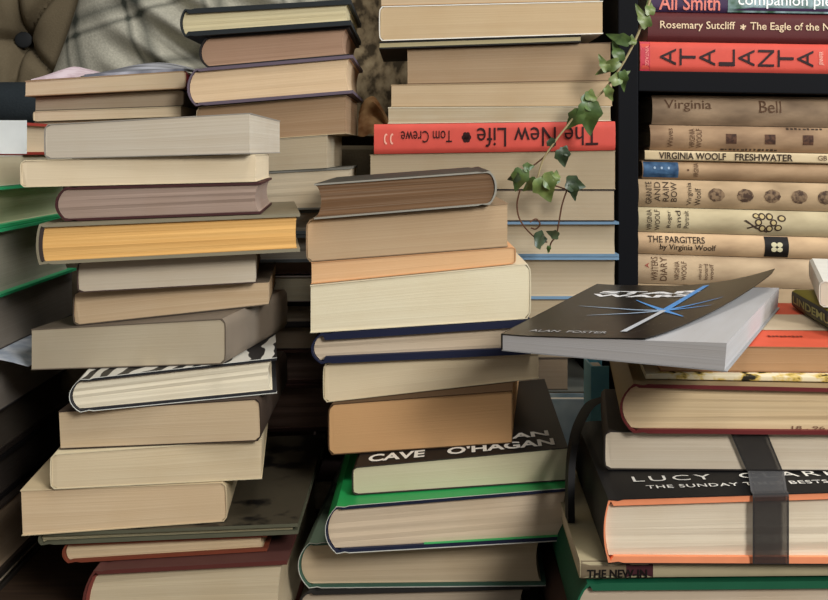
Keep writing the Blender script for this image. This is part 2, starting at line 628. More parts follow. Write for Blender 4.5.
def blob(c, rx, ry, rz, px=2.6, origin=(0, 0, 0), nu=28, nv=16):
    V, Fc = [], []
    sp = lambda q: math.copysign(abs(q) ** (2 / px), q)
    for j in range(nv + 1):
        ph = -pi / 2 + pi * j / nv
        for i in range(nu):
            th = 2 * pi * i / nu
            V.append(Vector((c[0] + rx * sp(cos(ph)) * sp(cos(th)), c[1] + ry * sp(cos(ph)) * sp(sin(th)), c[2] + rz * sp(sin(ph)))))
    for j in range(nv):
        for i in range(nu):
            Fc.append((j * nu + i, j * nu + (i + 1) % nu, (j + 1) * nu + (i + 1) % nu, (j + 1) * nu + i))
    me = mesh_from(V, Fc, origin)
    bm = bmesh.new(); bm.from_mesh(me)
    bmesh.ops.remove_doubles(bm, verts=bm.verts, dist=1e-5)
    bm.to_mesh(me); bm.free()
    return me
bm_ = plain((40, 42, 44), .7)
link('button', blob((btn.x, BY + .022, btn.z), .0125, .003, .0115, 2, CB), bm_, chair, smooth_angle=80).rotation_euler = (0, 0, 0)
SEAT = EYE + (HY - 128) / F * .86
link('seat', box_mesh(-.2, .17, 1.04, 1.34, .10, .325, .02, CB), uph, chair, smooth_angle=50)
link('chaise', box_mesh(-.86, -.2005, .853, 1.34, .10, SEAT, .004, CB), uph, chair, smooth_angle=50)
link('arm', box_mesh(-.99, -.87, 1.10, 1.46, .10, .50, .025, CB), uph, chair, smooth_angle=50)
for sx in (-.95, .12):
    for sy in (1.10, 1.42):
        link('leg', tube([(sx, sy, 0), (sx, sy, .11)], [.013, .02], 10, CB), plain((60, 42, 30), .4), chair, smooth_angle=50)

# plaid wool throw over the backrest
def plaid():
    m, nt, b = new_mat('plaid_wool')
    N = nt.nodes.new; L = nt.links.new
    at = N('ShaderNodeAttribute'); at.attribute_name = 'bk'
    sx = N('ShaderNodeSeparateXYZ'); L(at.outputs['Vector'], sx.inputs[0])
    tc = N('ShaderNodeTexCoord')
    nn = N('ShaderNodeTexNoise'); nn.inputs['Scale'].default_value = 350; nn.inputs['Detail'].default_value = 3
    L(tc.outputs['Object'], nn.inputs['Vector'])
    def band(sock, per, wdt, off):
        a = N('ShaderNodeMath'); a.operation = 'ADD'; a.inputs[1].default_value = off; L(sock, a.inputs[0])
        f = N('ShaderNodeMath'); f.operation = 'PINGPONG'; f.inputs[1].default_value = per; L(a.outputs[0], f.inputs[0])
        r = N('ShaderNodeMapRange'); r.inputs[1].default_value = 0; r.inputs[2].default_value = wdt; r.inputs[3].default_value = 1; r.inputs[4].default_value = 0
        L(f.outputs[0], r.inputs[0])
        return r.outputs[0]
    def add(a, b_):
        q = N('ShaderNodeMath'); q.operation = 'ADD'; L(a, q.inputs[0]); L(b_, q.inputs[1]); return q.outputs[0]
    s = add(add(band(sx.outputs[0], .050, .011, .0), band(sx.outputs[0], .050, .006, .018)),
            add(band(sx.outputs[2], .050, .012, .01), band(sx.outputs[2], .050, .006, .03)))
    mr = N('ShaderNodeMapRange'); mr.inputs[2].default_value = 1.5; mr.inputs[4].default_value = 1.0; L(s, mr.inputs[0])
    mx = N('ShaderNodeMix'); mx.data_type = 'RGBA'
    mx.inputs[6].default_value = rgb(206, 203, 186); mx.inputs[7].default_value = rgb(84, 88, 80)
    L(mr.outputs[0], mx.inputs[0])
    mx2 = N('ShaderNodeMix'); mx2.data_type = 'RGBA'; mx2.blend_type = 'MULTIPLY'
    mx2.inputs[0].default_value = .5
    L(mx.outputs[2], mx2.inputs[6]); L(nn.outputs['Fac'], mx2.inputs[7])
    L(mx2.outputs[2], b.inputs['Base Color'])
    b.inputs['Roughness'].default_value = .95; b.inputs['Specular IOR Level'].default_value = .1
    bp = N('ShaderNodeBump'); bp.inputs['Strength'].default_value = .5; bp.inputs['Distance'].default_value = .001
    L(nn.outputs['Fac'], bp.inputs['Height']); L(bp.outputs[0], b.inputs['Normal'])
    return m
def throw_fn(u, v):
    zz = .338 + v * .36
    left = -.525 + v * .085 + .03 * sin(v * 2.2)
    x = left + u * (-.10 - left)
    y = 1.255 - .05 * sin(min(1, u * 1.6) * pi * .5) * (1 - .4 * v)
    # soft folds running down to the right
    q = (zz - .338) + .55 * (x + .40)
    amp = .024 * max(0, min(1, (x + .42) / .12)) * max(0, 1 - v * 1.3)
    y += 1.25 * amp * sin(q * 2 * pi / .052 + .6 * sin(x * 20))
    y += .010 * noise.noise(Vector((x * 9, zz * 9, 3)))
    y += .03 * exp(-u / .04)
    return Vector((x, y, zz))
TB = Vector((-.3, 1.25, .338))
me = grid_mesh(140, 100, throw_fn, .012, TB)
a = me.attributes.new('bk', 'FLOAT_VECTOR', 'POINT')
for i, v in enumerate(me.vertices):
    c, s_ = cos(.30), sin(.30)
    a.data[i].vector = (v.co.x * c + v.co.z * s_ + .01 * noise.noise(v.co * 8), v.co.y, -v.co.x * s_ + v.co.z * c + .012 * noise.noise(v.co * 7))
th = link('wool_throw', me, plaid(), None, TB, 70)
tag(th, 'grey-green plaid wool throw draped over the sofa back, left of the dark book', 'blanket')

# speckled knitted blanket in the gap between two rear stacks
kn = blotch('speckled_knit', (58, 50, 38), (112, 98, 76), 70, .36, .50, .95, 'noise', (1, 1, .8), (140, 126, 100), .1)
def knit_fn(u, v):
    x = -.10 + u * .26; z = .338 + v * .40
    y = 1.225 + .02 * sin(x * 36 + z * 8) * (1 - .3 * v) + .012 * noise.noise(Vector((x * 14, z * 14, 9))) - .05 * max(0, .25 - v)
    return Vector((x, y, z))
KB = Vector((0.03, 1.24, .338))
tag(link('knitted_blanket', grid_mesh(80, 90, knit_fn, .014, KB), kn, None, KB, 70),
    'brown speckled knitted blanket hanging behind the gap between two rear stacks', 'blanket')
# dark cushion at the left edge
tag(link('cushion', blob((-.475, 1.13, SEAT + .0305), .085, .05, .030, 2.4, (-.475, 1.13, SEAT)), woven('charcoal_cloth', (30, 36, 40), (52, 58, 62)), None, (-.475, 1.13, SEAT), 80),
    'dark charcoal cushion on the sofa at the left edge', 'cushion')
# small crumpled brown paper between the stacks
def scrap_fn(u, v):
    return Vector((-.068 + u * .05, 1.15 + .012 * noise.noise(Vector((u * 3, v * 3, 1))) + .02 * v, .337 + v * .05 * (.6 + .4 * sin(u * 5)) + .004 * noise.noise(Vector((u * 5, v * 5, 4)))))
SB = Vector((-.04, 1.16, .337))
tag(link('leaf_scrap', grid_mesh(14, 12, scrap_fn, .0015, SB), blotch('tan_scrap', (120, 78, 44), (176, 140, 96), 40, .35, .65, .8), None, SB, 40),
    'crumpled tan scrap lying behind the upside-down red paperback', 'scrap')

# ------------------------------------------------------------------ bookcase at the right
navy = plain((9, 10, 14), .65, .10, .08, 30)
YB = .90
xs0, xs1 = (618 - HX) / F * YB, (638.5 - HX) / F * YB
BC = Vector((.5, 1.02, 0))
case = empty('bookcase', BC)
tag(case, 'dark navy bookcase at the right with books lying flat on its shelves', 'bookcase')
sh = Plane(0, -.016)
z_sh_top = P(640, 70.5, YB).z; z_sh_bot = P(640, 91, YB).z
xr_case = .80
link('side_panel', box_mesh(xs0, xs1, YB, YB + .26, 0, 1.0, .0012, BC), navy, case)
link('side_panel', box_mesh(xr_case, xr_case + .019, YB, YB + .26, 0, 1.0, .0012, BC), navy, case)
link('back_panel', box_mesh(xs1 + .0002, xr_case - .0002, YB + .25, YB + .258, 0, 1.0, 0, BC), navy, case)
def shelf(z0, z1, slope=-.016):
    me = box_mesh(xs1 + .0002, xr_case - .0002, YB + .002, YB + .2495, z0, z1, .001, BC)
    for v in me.vertices: v.co.z += slope * (v.co.x + BC.x - xs1)
    link('shelf', me, navy, case)
shelf(z_sh_bot, z_sh_top)
z_low = P(640, 330, YB).z
shelf(z_low - .02, z_low)
shelf(.03, .05, 0)
def shplane(zleft, slope=-.016): return Plane(zleft - slope * xs1, slope)

ink = plain((62, 48, 36), .7, .2)
brown_ink = plain((92, 66, 46), .7, .2)
def tanspine(key, c1, c2): return blotch(key, c1, c2, 26, .3, .72, .7, 'noise', (1, 1, 3), None, .2)

YS = .912
def row(label, px, ytop, hard, mat, kw=None, length=.205, yaw=0.0, D=.135):
    return (label, px, ytop, hard, mat, kw or {}, length, yaw, D)
group_vw = 'old books lying flat on the bookcase shelf'
vw = [
 row('plain tan book at the very bottom of the bookcase pile', 640, 311, True, tanspine('vw_a', (143, 119, 92), (174, 149, 116))),
 row('tan book with a plain spine under the diary, lowest one seen in the bookcase', 639, 284, True, tanspine('vw_b', (145, 123, 94), (179, 155, 122))),
 row('tan old book with a red speck at its left end, below the clover spine', 638.6, 254, True, tanspine('vw_c', (164, 140, 111), (194, 170, 137))),
 row('thin tan book lettered THE PARGITERS with a black clover square', 638.6, 232, True, tanspine('vw_d', (174, 145, 112), (208, 177, 138))),
 row('pale olive-tan book with a drawn flower on its spine', 638.8, 207, True, tanspine('vw_e', (165, 150, 118), (195, 180, 144))),
 row('tan book with a row of dark oval prints along its spine', 639, 179, True, tanspine('vw_f', (151, 128, 98), (189, 162, 127))),
 row('brown book with a blue band round the left end of its spine', 643, 160, True, tanspine('vw_g', (142, 115, 86), (172, 143, 110)), {}, .205),
 row('thin cream book lettered FRESHWATER on its spine', 645, 150, False, tanspine('vw_h', (190, 170, 133), (215, 195, 159))),
 row('worn brown book with three dark printed squares on its spine', 651, 124.5, True, tanspine('vw_i', (124, 98, 74), (165, 136, 105))),
 row('worn brown book topmost under the upper shelf board', 653, 94.5, True, tanspine('vw_j', (114, 94, 74), (156, 132, 105))),
]
pb = shplane(z_low)
VW = {}
for i, (label, px, yt, hard, mat, kw, length, yaw, D) in enumerate(vw):
    x0 = (px - HX) / F * YS
    zt = EYE + (HY - yt) / F * YS
    slope = -.016 - .02 * max(-.3, min(1, (yt - 120) / 160))
    pt = Plane(zt - slope * x0, slope)
    kw = dict(kw)
    kw.setdefault('bulge', .0045 if hard else .0012)
    O = (max(x0, xs1 + .001), YS + random.uniform(0, .003))
    bk = make_book(label, group_vw, O, 0, length, D, pb, pt, 'F', hard, cmat=mat, page=(190, 168, 130), ct=None if hard else .0006, **kw)
    VW[i] = bk
    pb = pt
# printed spines
def px2u(bk, px):  return (px - HX) / F * YS - bk.O.x
def sp(i, body, p0, p1, h0, h1, mat=ink, **kw): spine_text(VW[i], body, px2u(VW[i], p0), px2u(VW[i], p1), h0, h1, mat, **kw)
sp(3, 'THE PARGITERS', 648, 705, .56, .86, bold=.01)
sp(3, 'by Virginia Woolf', 660, 716, .16, .50, bold=.01)
def clover(cx, cy, r):
    return [ell(cx + r * cos(k), cy + r * sin(k), r * .72, r * .72, 10) for k in (pi / 4, 3 * pi / 4, 5 * pi / 4, 7 * pi / 4)]
spine_shape(VW[3], [rect(0, 1, 0, 1)], px2u(VW[3], 765), px2u(VW[3], 789), .04, .97, plain((26, 22, 20), .6))
spine_shape(VW[3], clover(.5, .5, .17), px2u(VW[3], 765), px2u(VW[3], 789), .04, .97, plain((205, 196, 160), .7), eps=.0002)
for p0, t in ((652, 'WRITERS'), (661, 'DIARY')): sp(2, t, p0, p0 + 6.5, .12, .92, brown_ink, rot=90)
for p0, t in ((675, 'VIRGINIA'), (682, 'WOOLF')): sp(2, t, p0, p0 + 5, .16, .80, brown_ink, rot=90)
for p0, t in ((699, 'edited by'), (704.5, 'leonard'), (710, 'woolf')): sp(2, t, p0, p0 + 4, .2, .74, brown_ink, rot=90)
sp(2, 'A', 645.5, 649.5, .55, .72, plain((150, 50, 40), .6), rot=90)
# flower drawn in line
fl = [ell(.5 + .17 * cos(a), .52 + .3 * sin(a), .085, .16, 12) for a in (0, 1.05, 2.1, 3.14, 4.2, 5.2)] + [ell(.86, .72, .1, .15, 12), ell(.78, .3, .09, .14, 12), ell(.28, .8, .08, .12, 12)]
spine_shape(VW[4], fl + [strip_loop((.02, .6), (.3, .25), .07), strip_loop((.08, .25), (.34, .4), .06), strip_loop((.3, .25), (.55, .1), .06)], px2u(VW[4], 744), px2u(VW[4], 788), .04, .96, ink)
spine_shape(VW[4], [ell(.5 + .17 * cos(a), .52 + .3 * sin(a), .05, .095, 12) for a in (0, 1.05, 2.1, 3.14, 4.2, 5.2)] + [ell(.86, .72, .06, .09, 12), ell(.78, .3, .055, .085, 12), ell(.28, .8, .05, .07, 12)],
            px2u(VW[4], 744), px2u(VW[4], 788), .04, .96, plain((188, 168, 120), .7), eps=.0002)
for p0, t in ((647, 'VIRGINIA'), (655, 'WOOLF')): sp(4, t, p0, p0 + 5, .08, .92, ink, rot=90)
for p0, t in ((667, 'Roger'), (676, 'and'), (684, 'Portrait')): sp(4, t, p0, p0 + 5, .2, .9, ink, rot=90)
# oval prints
for k, c in enumerate((716.5, 745.5, 772.5, 799.5, 826)):
    spine_shape(VW[5], [ell(.5, .5, .48, .46, 20, .05, k)], px2u(VW[5], c - 8.5), px2u(VW[5], c + 8.5), .24, .76, blotch('oval_print_%d' % (k % 3), (70, 52, 40), (132, 108, 82), 260, .4, .62, .7))
for p0, t in ((646, 'GRANITE'), (654.5, 'AND'), (663, 'RAIN'), (671, 'BOW')): sp(5, t, p0, p0 + 6, .12 if t == 'GRANITE' else .22, .92, ink, rot=90)
for p0, t in ((687, 'Virginia'), (695, 'Woolf')): sp(5, t, p0, p0 + 6, .1, .92 if t == 'Virginia' else .72, ink, rot=90)
spine_shape(VW[6], [rect(0, 1, 0, 1)], .0008, px2u(VW[6], 679), .10, .93, blotch('blue_label', (36, 62, 92), (66, 98, 130), 120, .35, .65, .6))
for c in (655, 662, 669): spine_shape(VW[6], [ell(.5, .5, .4, .4, 8)], px2u(VW[6], c - 1.5), px2u(VW[6], c + 1.5), .52, .70, plain((150, 170, 190), .6), eps=.0003)
sp(6, 'VIRGINIA', 694, 699, .15, .9, brown_ink, rot=90); spine_shape(VW[6], [ell(.5, .5, .4, .4, 8)], px2u(VW[6], 687), px2u(VW[6], 690), .45, .6, brown_ink)
sp(7, 'VIRGINIA WOOLF', 659, 726, .14, .86, ink, bold=.02)
sp(7, 'FRESHWATER', 735, 793, .14, .86, ink, bold=.02)
sp(7, 'GB', 818, 827, .3, .8, brown_ink)
for c in (732, 771, 809): spine_shape(VW[8], [rect(.06, .94, .06, .94)], px2u(VW[8], c - 6), px2u(VW[8], c + 6), .28, .72, blotch('square_print', (58, 38, 28), (88, 60, 44), 300, .4, .6, .7))
for p0, t in ((668, 'Waves'), (690, 'VIRGINIA'), (697, 'WOOLF')): sp(8, t, p0, p0 + 5.5, .12, .88, brown_ink, rot=90)
def marks(i, p0, p1, h0, h1, n):
    rr = random.Random(i * 7 + n)
    loops = []
    for k in range(n):
        a = k / n; wd = rr.uniform(.45, .85) / n
        loops.append(rect(a, a + wd, rr.uniform(0, .25), rr.uniform(.7, 1), 2))
    spine_shape(VW[i], loops, px2u(VW[i], p0), px2u(VW[i], p1), h0, h1, ink)
marks(8, 722, 780, .03, .12, 14); marks(8, 788, 826, .88, .98, 9)
sp(9, 'Virginia', 665, 712, .45, .85, brown_ink)
sp(9, 'Bell', 760, 782, .45, .85, brown_ink)

# upper shelf
group_up = 'paperbacks lying flat on the upper bookcase shelf'
up = [
 ('red paperback lettered ATALANTA lying on the upper shelf board', 640, 41, (206, 82, 68)),
 ('maroon paperback with cream lettering lying on the red ATALANTA paperback', 648, 11.5, (84, 34, 34)),
 ('purple and landscape paperback lying topmost on the upper shelf', 648.5, -16, (62, 44, 72)),
]
pb = shplane(z_sh_top)
UP = []
for label, px, yt, c in up:
    x0 = max((px - HX) / F * YS, xs1 + .001)
    zt = EYE + (HY - yt) / F * YS
    pt = Plane(zt + .016 * x0, -.016)
    UP.append(make_book(label, group_up, (x0, YS), 0, .205, .135, pb, pt, 'F', False, cover=c, rough=.5))
    pb = pt
def su(i, body, p0, p1, h0, h1, mat, **kw): spine_text(UP[i], body, px2u(UP[i], p0), px2u(UP[i], p1), h0, h1, mat, **kw)
blk = plain((40, 18, 20), .5)
for k, ch in enumerate('ATALANTA'):
    c = 668 + k * 19.6
    su(0, ch, c - 8, c + 8, .22, .78, blk, rot=90)
spine_shape(UP[0], [rect(0, 1, 0, 1)], .0004, px2u(UP[0], 650), .01, .99, plain((190, 58, 72), .4))
su(0, 'VINTAGE', 645, 648.5, .2, .85, plain((240, 150, 140), .5), rot=-90)
su(0, 'JENNIFER', 819, 824, .3, .75, plain((240, 190, 170), .5), rot=90)
crm = plain((226, 200, 164), .5)
su(1, 'Rosemary Sutcliff', 660, 735, .36, .70, crm, bold=.006)
su(1, '*', 740, 746, .42, .62, crm, bold=.02)
su(1, 'The Eagle of the Ninth', 750, 846, .36, .70, crm, bold=.006)
spine_shape(UP[2], [rect(0, 1, 0, 1)], px2u(UP[2], 728), .2046, .02, .98, blotch('landscape_print', (52, 84, 62), (150, 172, 176), 45, .38, .62, .4))
su(2, 'Ali Smith', 659, 720, .06, .62, plain((224, 130, 116), .5), bold=.012)
su(2, 'companion piece', 738, 846, .16, .66, plain((238, 240, 236), .5), bold=.006)

# ------------------------------------------------------------------ main left stack
dk = (0.05, 0.05, 0.05)
gL = 'books in the tall left stack'
pt0 = plane_from((86, 283), (616, 604), .615, 0)
L_rows = [
 ('dark red hardback lowest of those seen in the left stack', (82, 287), (571, 560), .613, -1, .20, dict(hard=True, cover=(84, 52, 47), edge=(92, 46, 40), page=(214, 196, 158), band=(130, 66, 56))),
 ('thin cream hardback with rust-red boards low in the left stack', (62, 267), (543, 534), .627, 0, .19, dict(hard=True, cover=(122, 62, 44), page=(222, 196, 152), ct=.0018)),
 ('large thin grey-green book with a floral dark cover, under the thick cream paperback', (38, 298), (533, 523), .624, 0, .195, dict(hard=True, cmat=blotch('floral_dark', (22, 20, 18), (66, 60, 48), 34, .44, .52, .45, 'noise', (1, 1, 1)), edge=(92, 92, 74), page=(170, 160, 124), bulge=.002, ct=.0022)),
 ('thick cream paperback jutting left on the thin grey-green book', (21, 227), (490, 482), .625, 5, .12, dict(spine='R', page=(222, 192, 150), cover=(206, 186, 150), shear=-.001)),
 ('paperback with dotted lower page edge beneath the square-cornered one, left stack', (50, 262), (454, 438.5), .627, 7, .13, dict(spine='L', page=(220, 200, 160), cover=(214, 200, 166))),
 ('square-cornered tan paperback directly under the zebra-patterned hardback', (59, 261), (411, 398), .628, 1, .15, dict(spine='R', page=(210, 184, 146), cover=(66, 54, 46), shear=-.001)),
 ('hardback in a black and white zebra-patterned jacket in the left stack', (69, 277), (380, 357), .628, 9, .16, dict(hard=True, jmat=blotch('zebra_jacket', (28, 28, 30), (206, 202, 190), 14, .44, .50, .4, 'wave', (1.5, 1, 6)), edge=(34, 34, 38), page=(226, 214, 184), con=.12, ct=.002)),
 ('thick smooth grey-cream paperback with a dark right side, jutting left above the zebra jacket', (31, 226), (329, 318), .643, -12, .12, dict(spine='R', page=(206, 190, 158), cover=(120, 108, 94), con=.07)),
 ('tan paperback with wavy page marks just above the smooth grey-cream one', (73, 269), (291, 281), .66, 6, .12, dict(spine='L', page=(208, 178, 138), cover=(96, 84, 70), con=.4)),
 ('thin shadowed grey paperback with a curled cover under the gilt-edged hardback', (77, 256), (261, 252), .650, 8, .16, dict(spine='L', page=(206, 192, 166), cover=(84, 68, 62))),
 ('hardback with gold-yellow page edges in the left stack', (36, 300), (224, 213), .635, 8.5, .17, dict(hard=True, cover=(122, 112, 90), edge=(130, 122, 100), page=(246, 188, 102), con=.6, blot=.3, bulge=.002, ct=.0022, band=(60, 50, 46), ov=.002)),
 ('maroon hardback with brown pages over the gilt-edged one', (55, 261), (187, 182), .642, 5, .12, dict(hard=True, cover=(74, 38, 36), edge=(66, 34, 34), page=(160, 136, 120), con=.12, ct=.0016, ov=.001)),
 ('cream paperback with an even pale front, second from top of the left stack', (20, 256), (160, 154), .642, 4, .11, dict(spine='L', page=(226, 206, 168), cover=(222, 206, 172), con=.1)),
 ('grey-white paperback topmost on the left stack', (44, 250), (124, 112.5), .638, 1, .165, dict(spine='L', page=(204, 193, 172), cover=(150, 144, 134), con=.3)),
]
LB_ = stack(L_rows, FLOOR, gL)

# ------------------------------------------------------------------ rear left pile with leaflet and magazine
gLB = 'books in the low rear pile by the sofa'
base = plane_from((30, 182), (300, 292), .86, 0)
LBr = [
 ('pale paperback at the foot of the rear left pile on the sofa seat', (33, 180), (122, 117), .865, 0, .15, dict(cover=(190, 180, 160))),
 ('cream paperback lowest of three behind the grey-white topmost paperback', (33, 181), (111, 106), .86, 0, .15, dict(spine='L', page=(216, 196, 160), cover=(196, 180, 150))),
 ('shadowed grey-tan paperback in the middle of the rear left pile', (35, 184), (97, 89.5), .865, 0, .15, dict(spine='R', page=(176, 158, 130), cover=(120, 108, 92))),
 ('tan book with a red right-hand spine under the leaflet and magazine', (25, 186), (80.5, 70.5), .855, 0, .15, dict(spine='R', page=(214, 190, 154), cover=(170, 142, 112), ct=.0009)),
]
LBb = stack(LBr, Plane(SEAT, 0), gLB)
topLB = LBb[-1].pt
spine_shape(LBb[-1], [rect(0, 1, 0, 1)], .0005, LBb[-1].L - .0005, .01, .99, plain((136, 40, 48), .5), 'spine_colour')

def leaf_sheet(name, label, cat, x0, x1, y0, y1, zf, m, thick=.0006, nu=24, nv=12, emats=None):
    V, Fc = [], []
    for k in (0, 1):
        for j in range(nv + 1):
            for i in range(nu + 1):
                u, v = i / nu, j / nv
                x = x0 + (x1 - x0) * u; y = y0 + (y1 - y0) * v
                V.append(Vector((x, y, topLB.z(x) + .0006 + zf(u, v) + k * thick)))
    n = (nu + 1) * (nv + 1)
    idx = lambda i, j, k: k * n + j * (nu + 1) + i
    for j in range(nv):
        for i in range(nu):
            Fc.append((idx(i, j, 0), idx(i, j + 1, 0), idx(i + 1, j + 1, 0), idx(i + 1, j, 0)))
            Fc.append((idx(i, j, 1), idx(i + 1, j, 1), idx(i + 1, j + 1, 1), idx(i, j + 1, 1)))
    for i in range(nu):
        for j, s_ in ((0, 1), (nv, -1)):
            Fc.append((idx(i, j, 0), idx(i + 1, j, 0), idx(i + 1, j, 1), idx(i, j, 1)))
    for j in range(nv):
        for i in (0, nu):
            Fc.append((idx(i, j, 0), idx(i, j + 1, 0), idx(i, j + 1, 1), idx(i, j, 1)))
    og = Vector(((x0 + x1) / 2, (y0 + y1) / 2, topLB.z((x0 + x1) / 2)))
    o = link(name, mesh_from(V, Fc, og), m, None, og, 60)
    return tag(o, label, cat)
xa, xb = P(30, 0, .86).x, P(78, 0, .86).x
leaf_sheet('folded_leaflet', 'pale pink folded leaflet at the left end of the rear pile', 'leaflet', xa, xb, .862, .96,
           lambda u, v: .0002 + .0150 * sin(min(1, v * 1.7) * pi / 2) * (1 - .55 * abs(2 * u - 1) ** 1.4) , blotch('pink_leaflet', (214, 190, 198), (236, 218, 226), 90, .4, .6, .6))
xa, xb = P(84, 0, .865).x, P(184, 0, .865).x
mg = leaf_sheet('magazine', 'glossy grey-blue magazine curling on top of the rear pile', 'magazine', xa, xb, .866, .985,
           lambda u, v: .0004 + .017 * sin(min(1, v * 1.1) * pi * .5) * sin(min(1, .15 + u * .8) * pi), blotch('magazine_cover', (110, 114, 128), (214, 218, 232), 16, .42, .6, .3, 'noise', (1, 3, 1)), .0022)

# ------------------------------------------------------------------ rear stack with the black hardback on top
gB = 'books in the rear stack beside the sofa'
B_rows = [
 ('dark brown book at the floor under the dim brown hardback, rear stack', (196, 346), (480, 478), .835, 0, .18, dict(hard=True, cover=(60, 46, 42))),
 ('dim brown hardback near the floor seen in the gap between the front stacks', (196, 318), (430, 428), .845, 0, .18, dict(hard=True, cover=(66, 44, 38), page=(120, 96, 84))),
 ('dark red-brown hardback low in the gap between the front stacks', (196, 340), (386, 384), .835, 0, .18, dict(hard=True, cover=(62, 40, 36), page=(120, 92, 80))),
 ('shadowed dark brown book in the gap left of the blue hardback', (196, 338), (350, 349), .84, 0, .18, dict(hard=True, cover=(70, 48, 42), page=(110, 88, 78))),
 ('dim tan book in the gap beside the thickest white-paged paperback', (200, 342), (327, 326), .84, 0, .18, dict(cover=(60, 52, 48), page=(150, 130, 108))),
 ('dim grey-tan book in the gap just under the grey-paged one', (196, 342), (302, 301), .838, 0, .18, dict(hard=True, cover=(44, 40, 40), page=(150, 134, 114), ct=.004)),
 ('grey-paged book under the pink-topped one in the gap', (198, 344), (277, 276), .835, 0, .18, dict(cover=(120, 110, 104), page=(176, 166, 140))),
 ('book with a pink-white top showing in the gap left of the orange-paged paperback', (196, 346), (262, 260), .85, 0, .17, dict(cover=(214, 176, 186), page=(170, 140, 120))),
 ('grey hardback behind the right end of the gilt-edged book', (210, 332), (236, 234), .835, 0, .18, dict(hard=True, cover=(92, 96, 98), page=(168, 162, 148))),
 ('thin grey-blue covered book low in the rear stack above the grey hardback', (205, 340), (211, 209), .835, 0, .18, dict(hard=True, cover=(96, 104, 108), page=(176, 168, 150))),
 ('cream book with a thin dark cover edge right of the maroon hardback', (240, 351), (173, 167), .83, 1, .14, dict(hard=True, cover=(110, 108, 100), page=(190, 174, 144), bulge=.001, ct=.0016, ov=.001)),
 ('grey-tan paperback with a pale right side behind the left stack top', (230, 327), (142, 135), .83, -2, .12, dict(spine='L', page=(176, 160, 130), cover=(160, 150, 128))),
 ('thick brown-paged paperback under the purple-edged hardback', (196, 346), (107, 94.5), .835, -1, .13, dict(spine='L', page=(164, 132, 98), cover=(180, 160, 128), con=.4)),
 ('hardback with a worn purple-grey binding in the rear stack', (187, 353), (69, 54.5), .828, 0, .16, dict(hard=True, cover=(84, 72, 82), edge=(96, 84, 96), page=(222, 190, 148), ct=.0028)),
 ('brown-paged hardback with a black spine below the topmost black hardback', (199, 349), (37, 26.5), .835, 0, .16, dict(hard=True, cover=(40, 38, 38), page=(176, 138, 108), con=.15, ct=.0014)),
 ('black hardback with cream pages topmost on the rear stack', (180, 351), (9, -1), .828, 0, .16, dict(hard=True, cover=(40, 44, 46), page=(212, 198, 152), ct=.0042, bulge=.004)),
]
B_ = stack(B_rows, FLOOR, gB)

# ------------------------------------------------------------------ rear middle stack with the upside-down red paperback
gN = 'books in the rear middle stack before the bookcase'
YN = .872
N_rows = [
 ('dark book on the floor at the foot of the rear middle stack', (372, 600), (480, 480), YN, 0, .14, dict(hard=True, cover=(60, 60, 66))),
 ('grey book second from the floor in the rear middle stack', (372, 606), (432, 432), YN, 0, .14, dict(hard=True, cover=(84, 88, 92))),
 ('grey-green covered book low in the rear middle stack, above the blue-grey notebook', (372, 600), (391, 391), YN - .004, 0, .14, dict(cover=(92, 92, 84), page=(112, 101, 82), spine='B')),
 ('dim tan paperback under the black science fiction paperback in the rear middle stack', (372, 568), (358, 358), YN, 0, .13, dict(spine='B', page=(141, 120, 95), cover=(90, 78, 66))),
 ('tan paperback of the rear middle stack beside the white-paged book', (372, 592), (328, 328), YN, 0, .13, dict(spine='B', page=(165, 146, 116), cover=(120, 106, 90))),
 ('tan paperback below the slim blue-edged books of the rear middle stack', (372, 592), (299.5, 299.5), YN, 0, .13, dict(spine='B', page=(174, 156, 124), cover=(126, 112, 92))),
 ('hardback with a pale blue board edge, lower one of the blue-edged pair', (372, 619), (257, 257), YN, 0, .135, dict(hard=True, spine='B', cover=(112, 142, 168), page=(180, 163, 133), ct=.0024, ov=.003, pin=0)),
 ('hardback with a pale blue board edge, upper one of the blue-edged pair', (372, 619), (221.5, 221.5), YN, 0, .135, dict(hard=True, spine='B', cover=(104, 132, 156), page=(180, 165, 135), ct=.0024)),
 ('grey-tan paperback with a dark top line, second below the red spine', (372, 614.5), (189, 189.5), YN, 0, .135, dict(spine='B', page=(176, 159, 129), cover=(58, 50, 46), ct=.001)),
 ('pale tan paperback directly under the upside-down red paperback', (370, 615.5), (154.5, 150.5), YN + .002, 0, .135, dict(spine='B', page=(172, 154, 122), cover=(172, 154, 124))),
 ('red paperback lying with its lettered spine upside down in the rear middle stack', (374, 615.5), (124, 121), YN - .002, 0, .135, dict(spine='F', cover=(206, 84, 72), rough=.5)),
 ('thin wavy-edged cream paperback resting on the red one', (388, 611), (107, 106), YN + .002, 0, .13, dict(spine='B', page=(191, 176, 144), cover=(214, 204, 178), con=.5, blot=.5)),
 ('tan paperback with an ivy shadow above the thin wavy-edged one', (391, 612.5), (84.5, 80.5), YN + .004, 0, .13, dict(spine='B', page=(193, 167, 127), cover=(170, 146, 112))),
 ('brown-paged paperback second from the leaning pale one, rear middle stack', (407, 611), (49, 42), YN + .008, 0, .13, dict(spine='B', page=(165, 137, 103), cover=(112, 90, 70))),
 ('very thin dark-covered booklet squeezed in the rear middle stack', (379, 581), (41.5, 35), YN + .002, 0, .13, dict(spine='B', page=(178, 165, 122), cover=(40, 38, 36), ct=.0013)),
 ('thick tan paperback with a white left spine high in the rear middle stack', (379, 603), (6, .5), YN, 0, .13, dict(spine='L', page=(199, 172, 129), cover=(230, 226, 214), ct=.0009)),
 ('cream paperback topmost on the rear middle stack, cut by the upper frame', (381, 600), (-24, -26), YN, 0, .13, dict(spine='B', page=(201, 174, 137), cover=(196, 160, 120))),
]
N_ = stack(N_rows, FLOOR, gN)
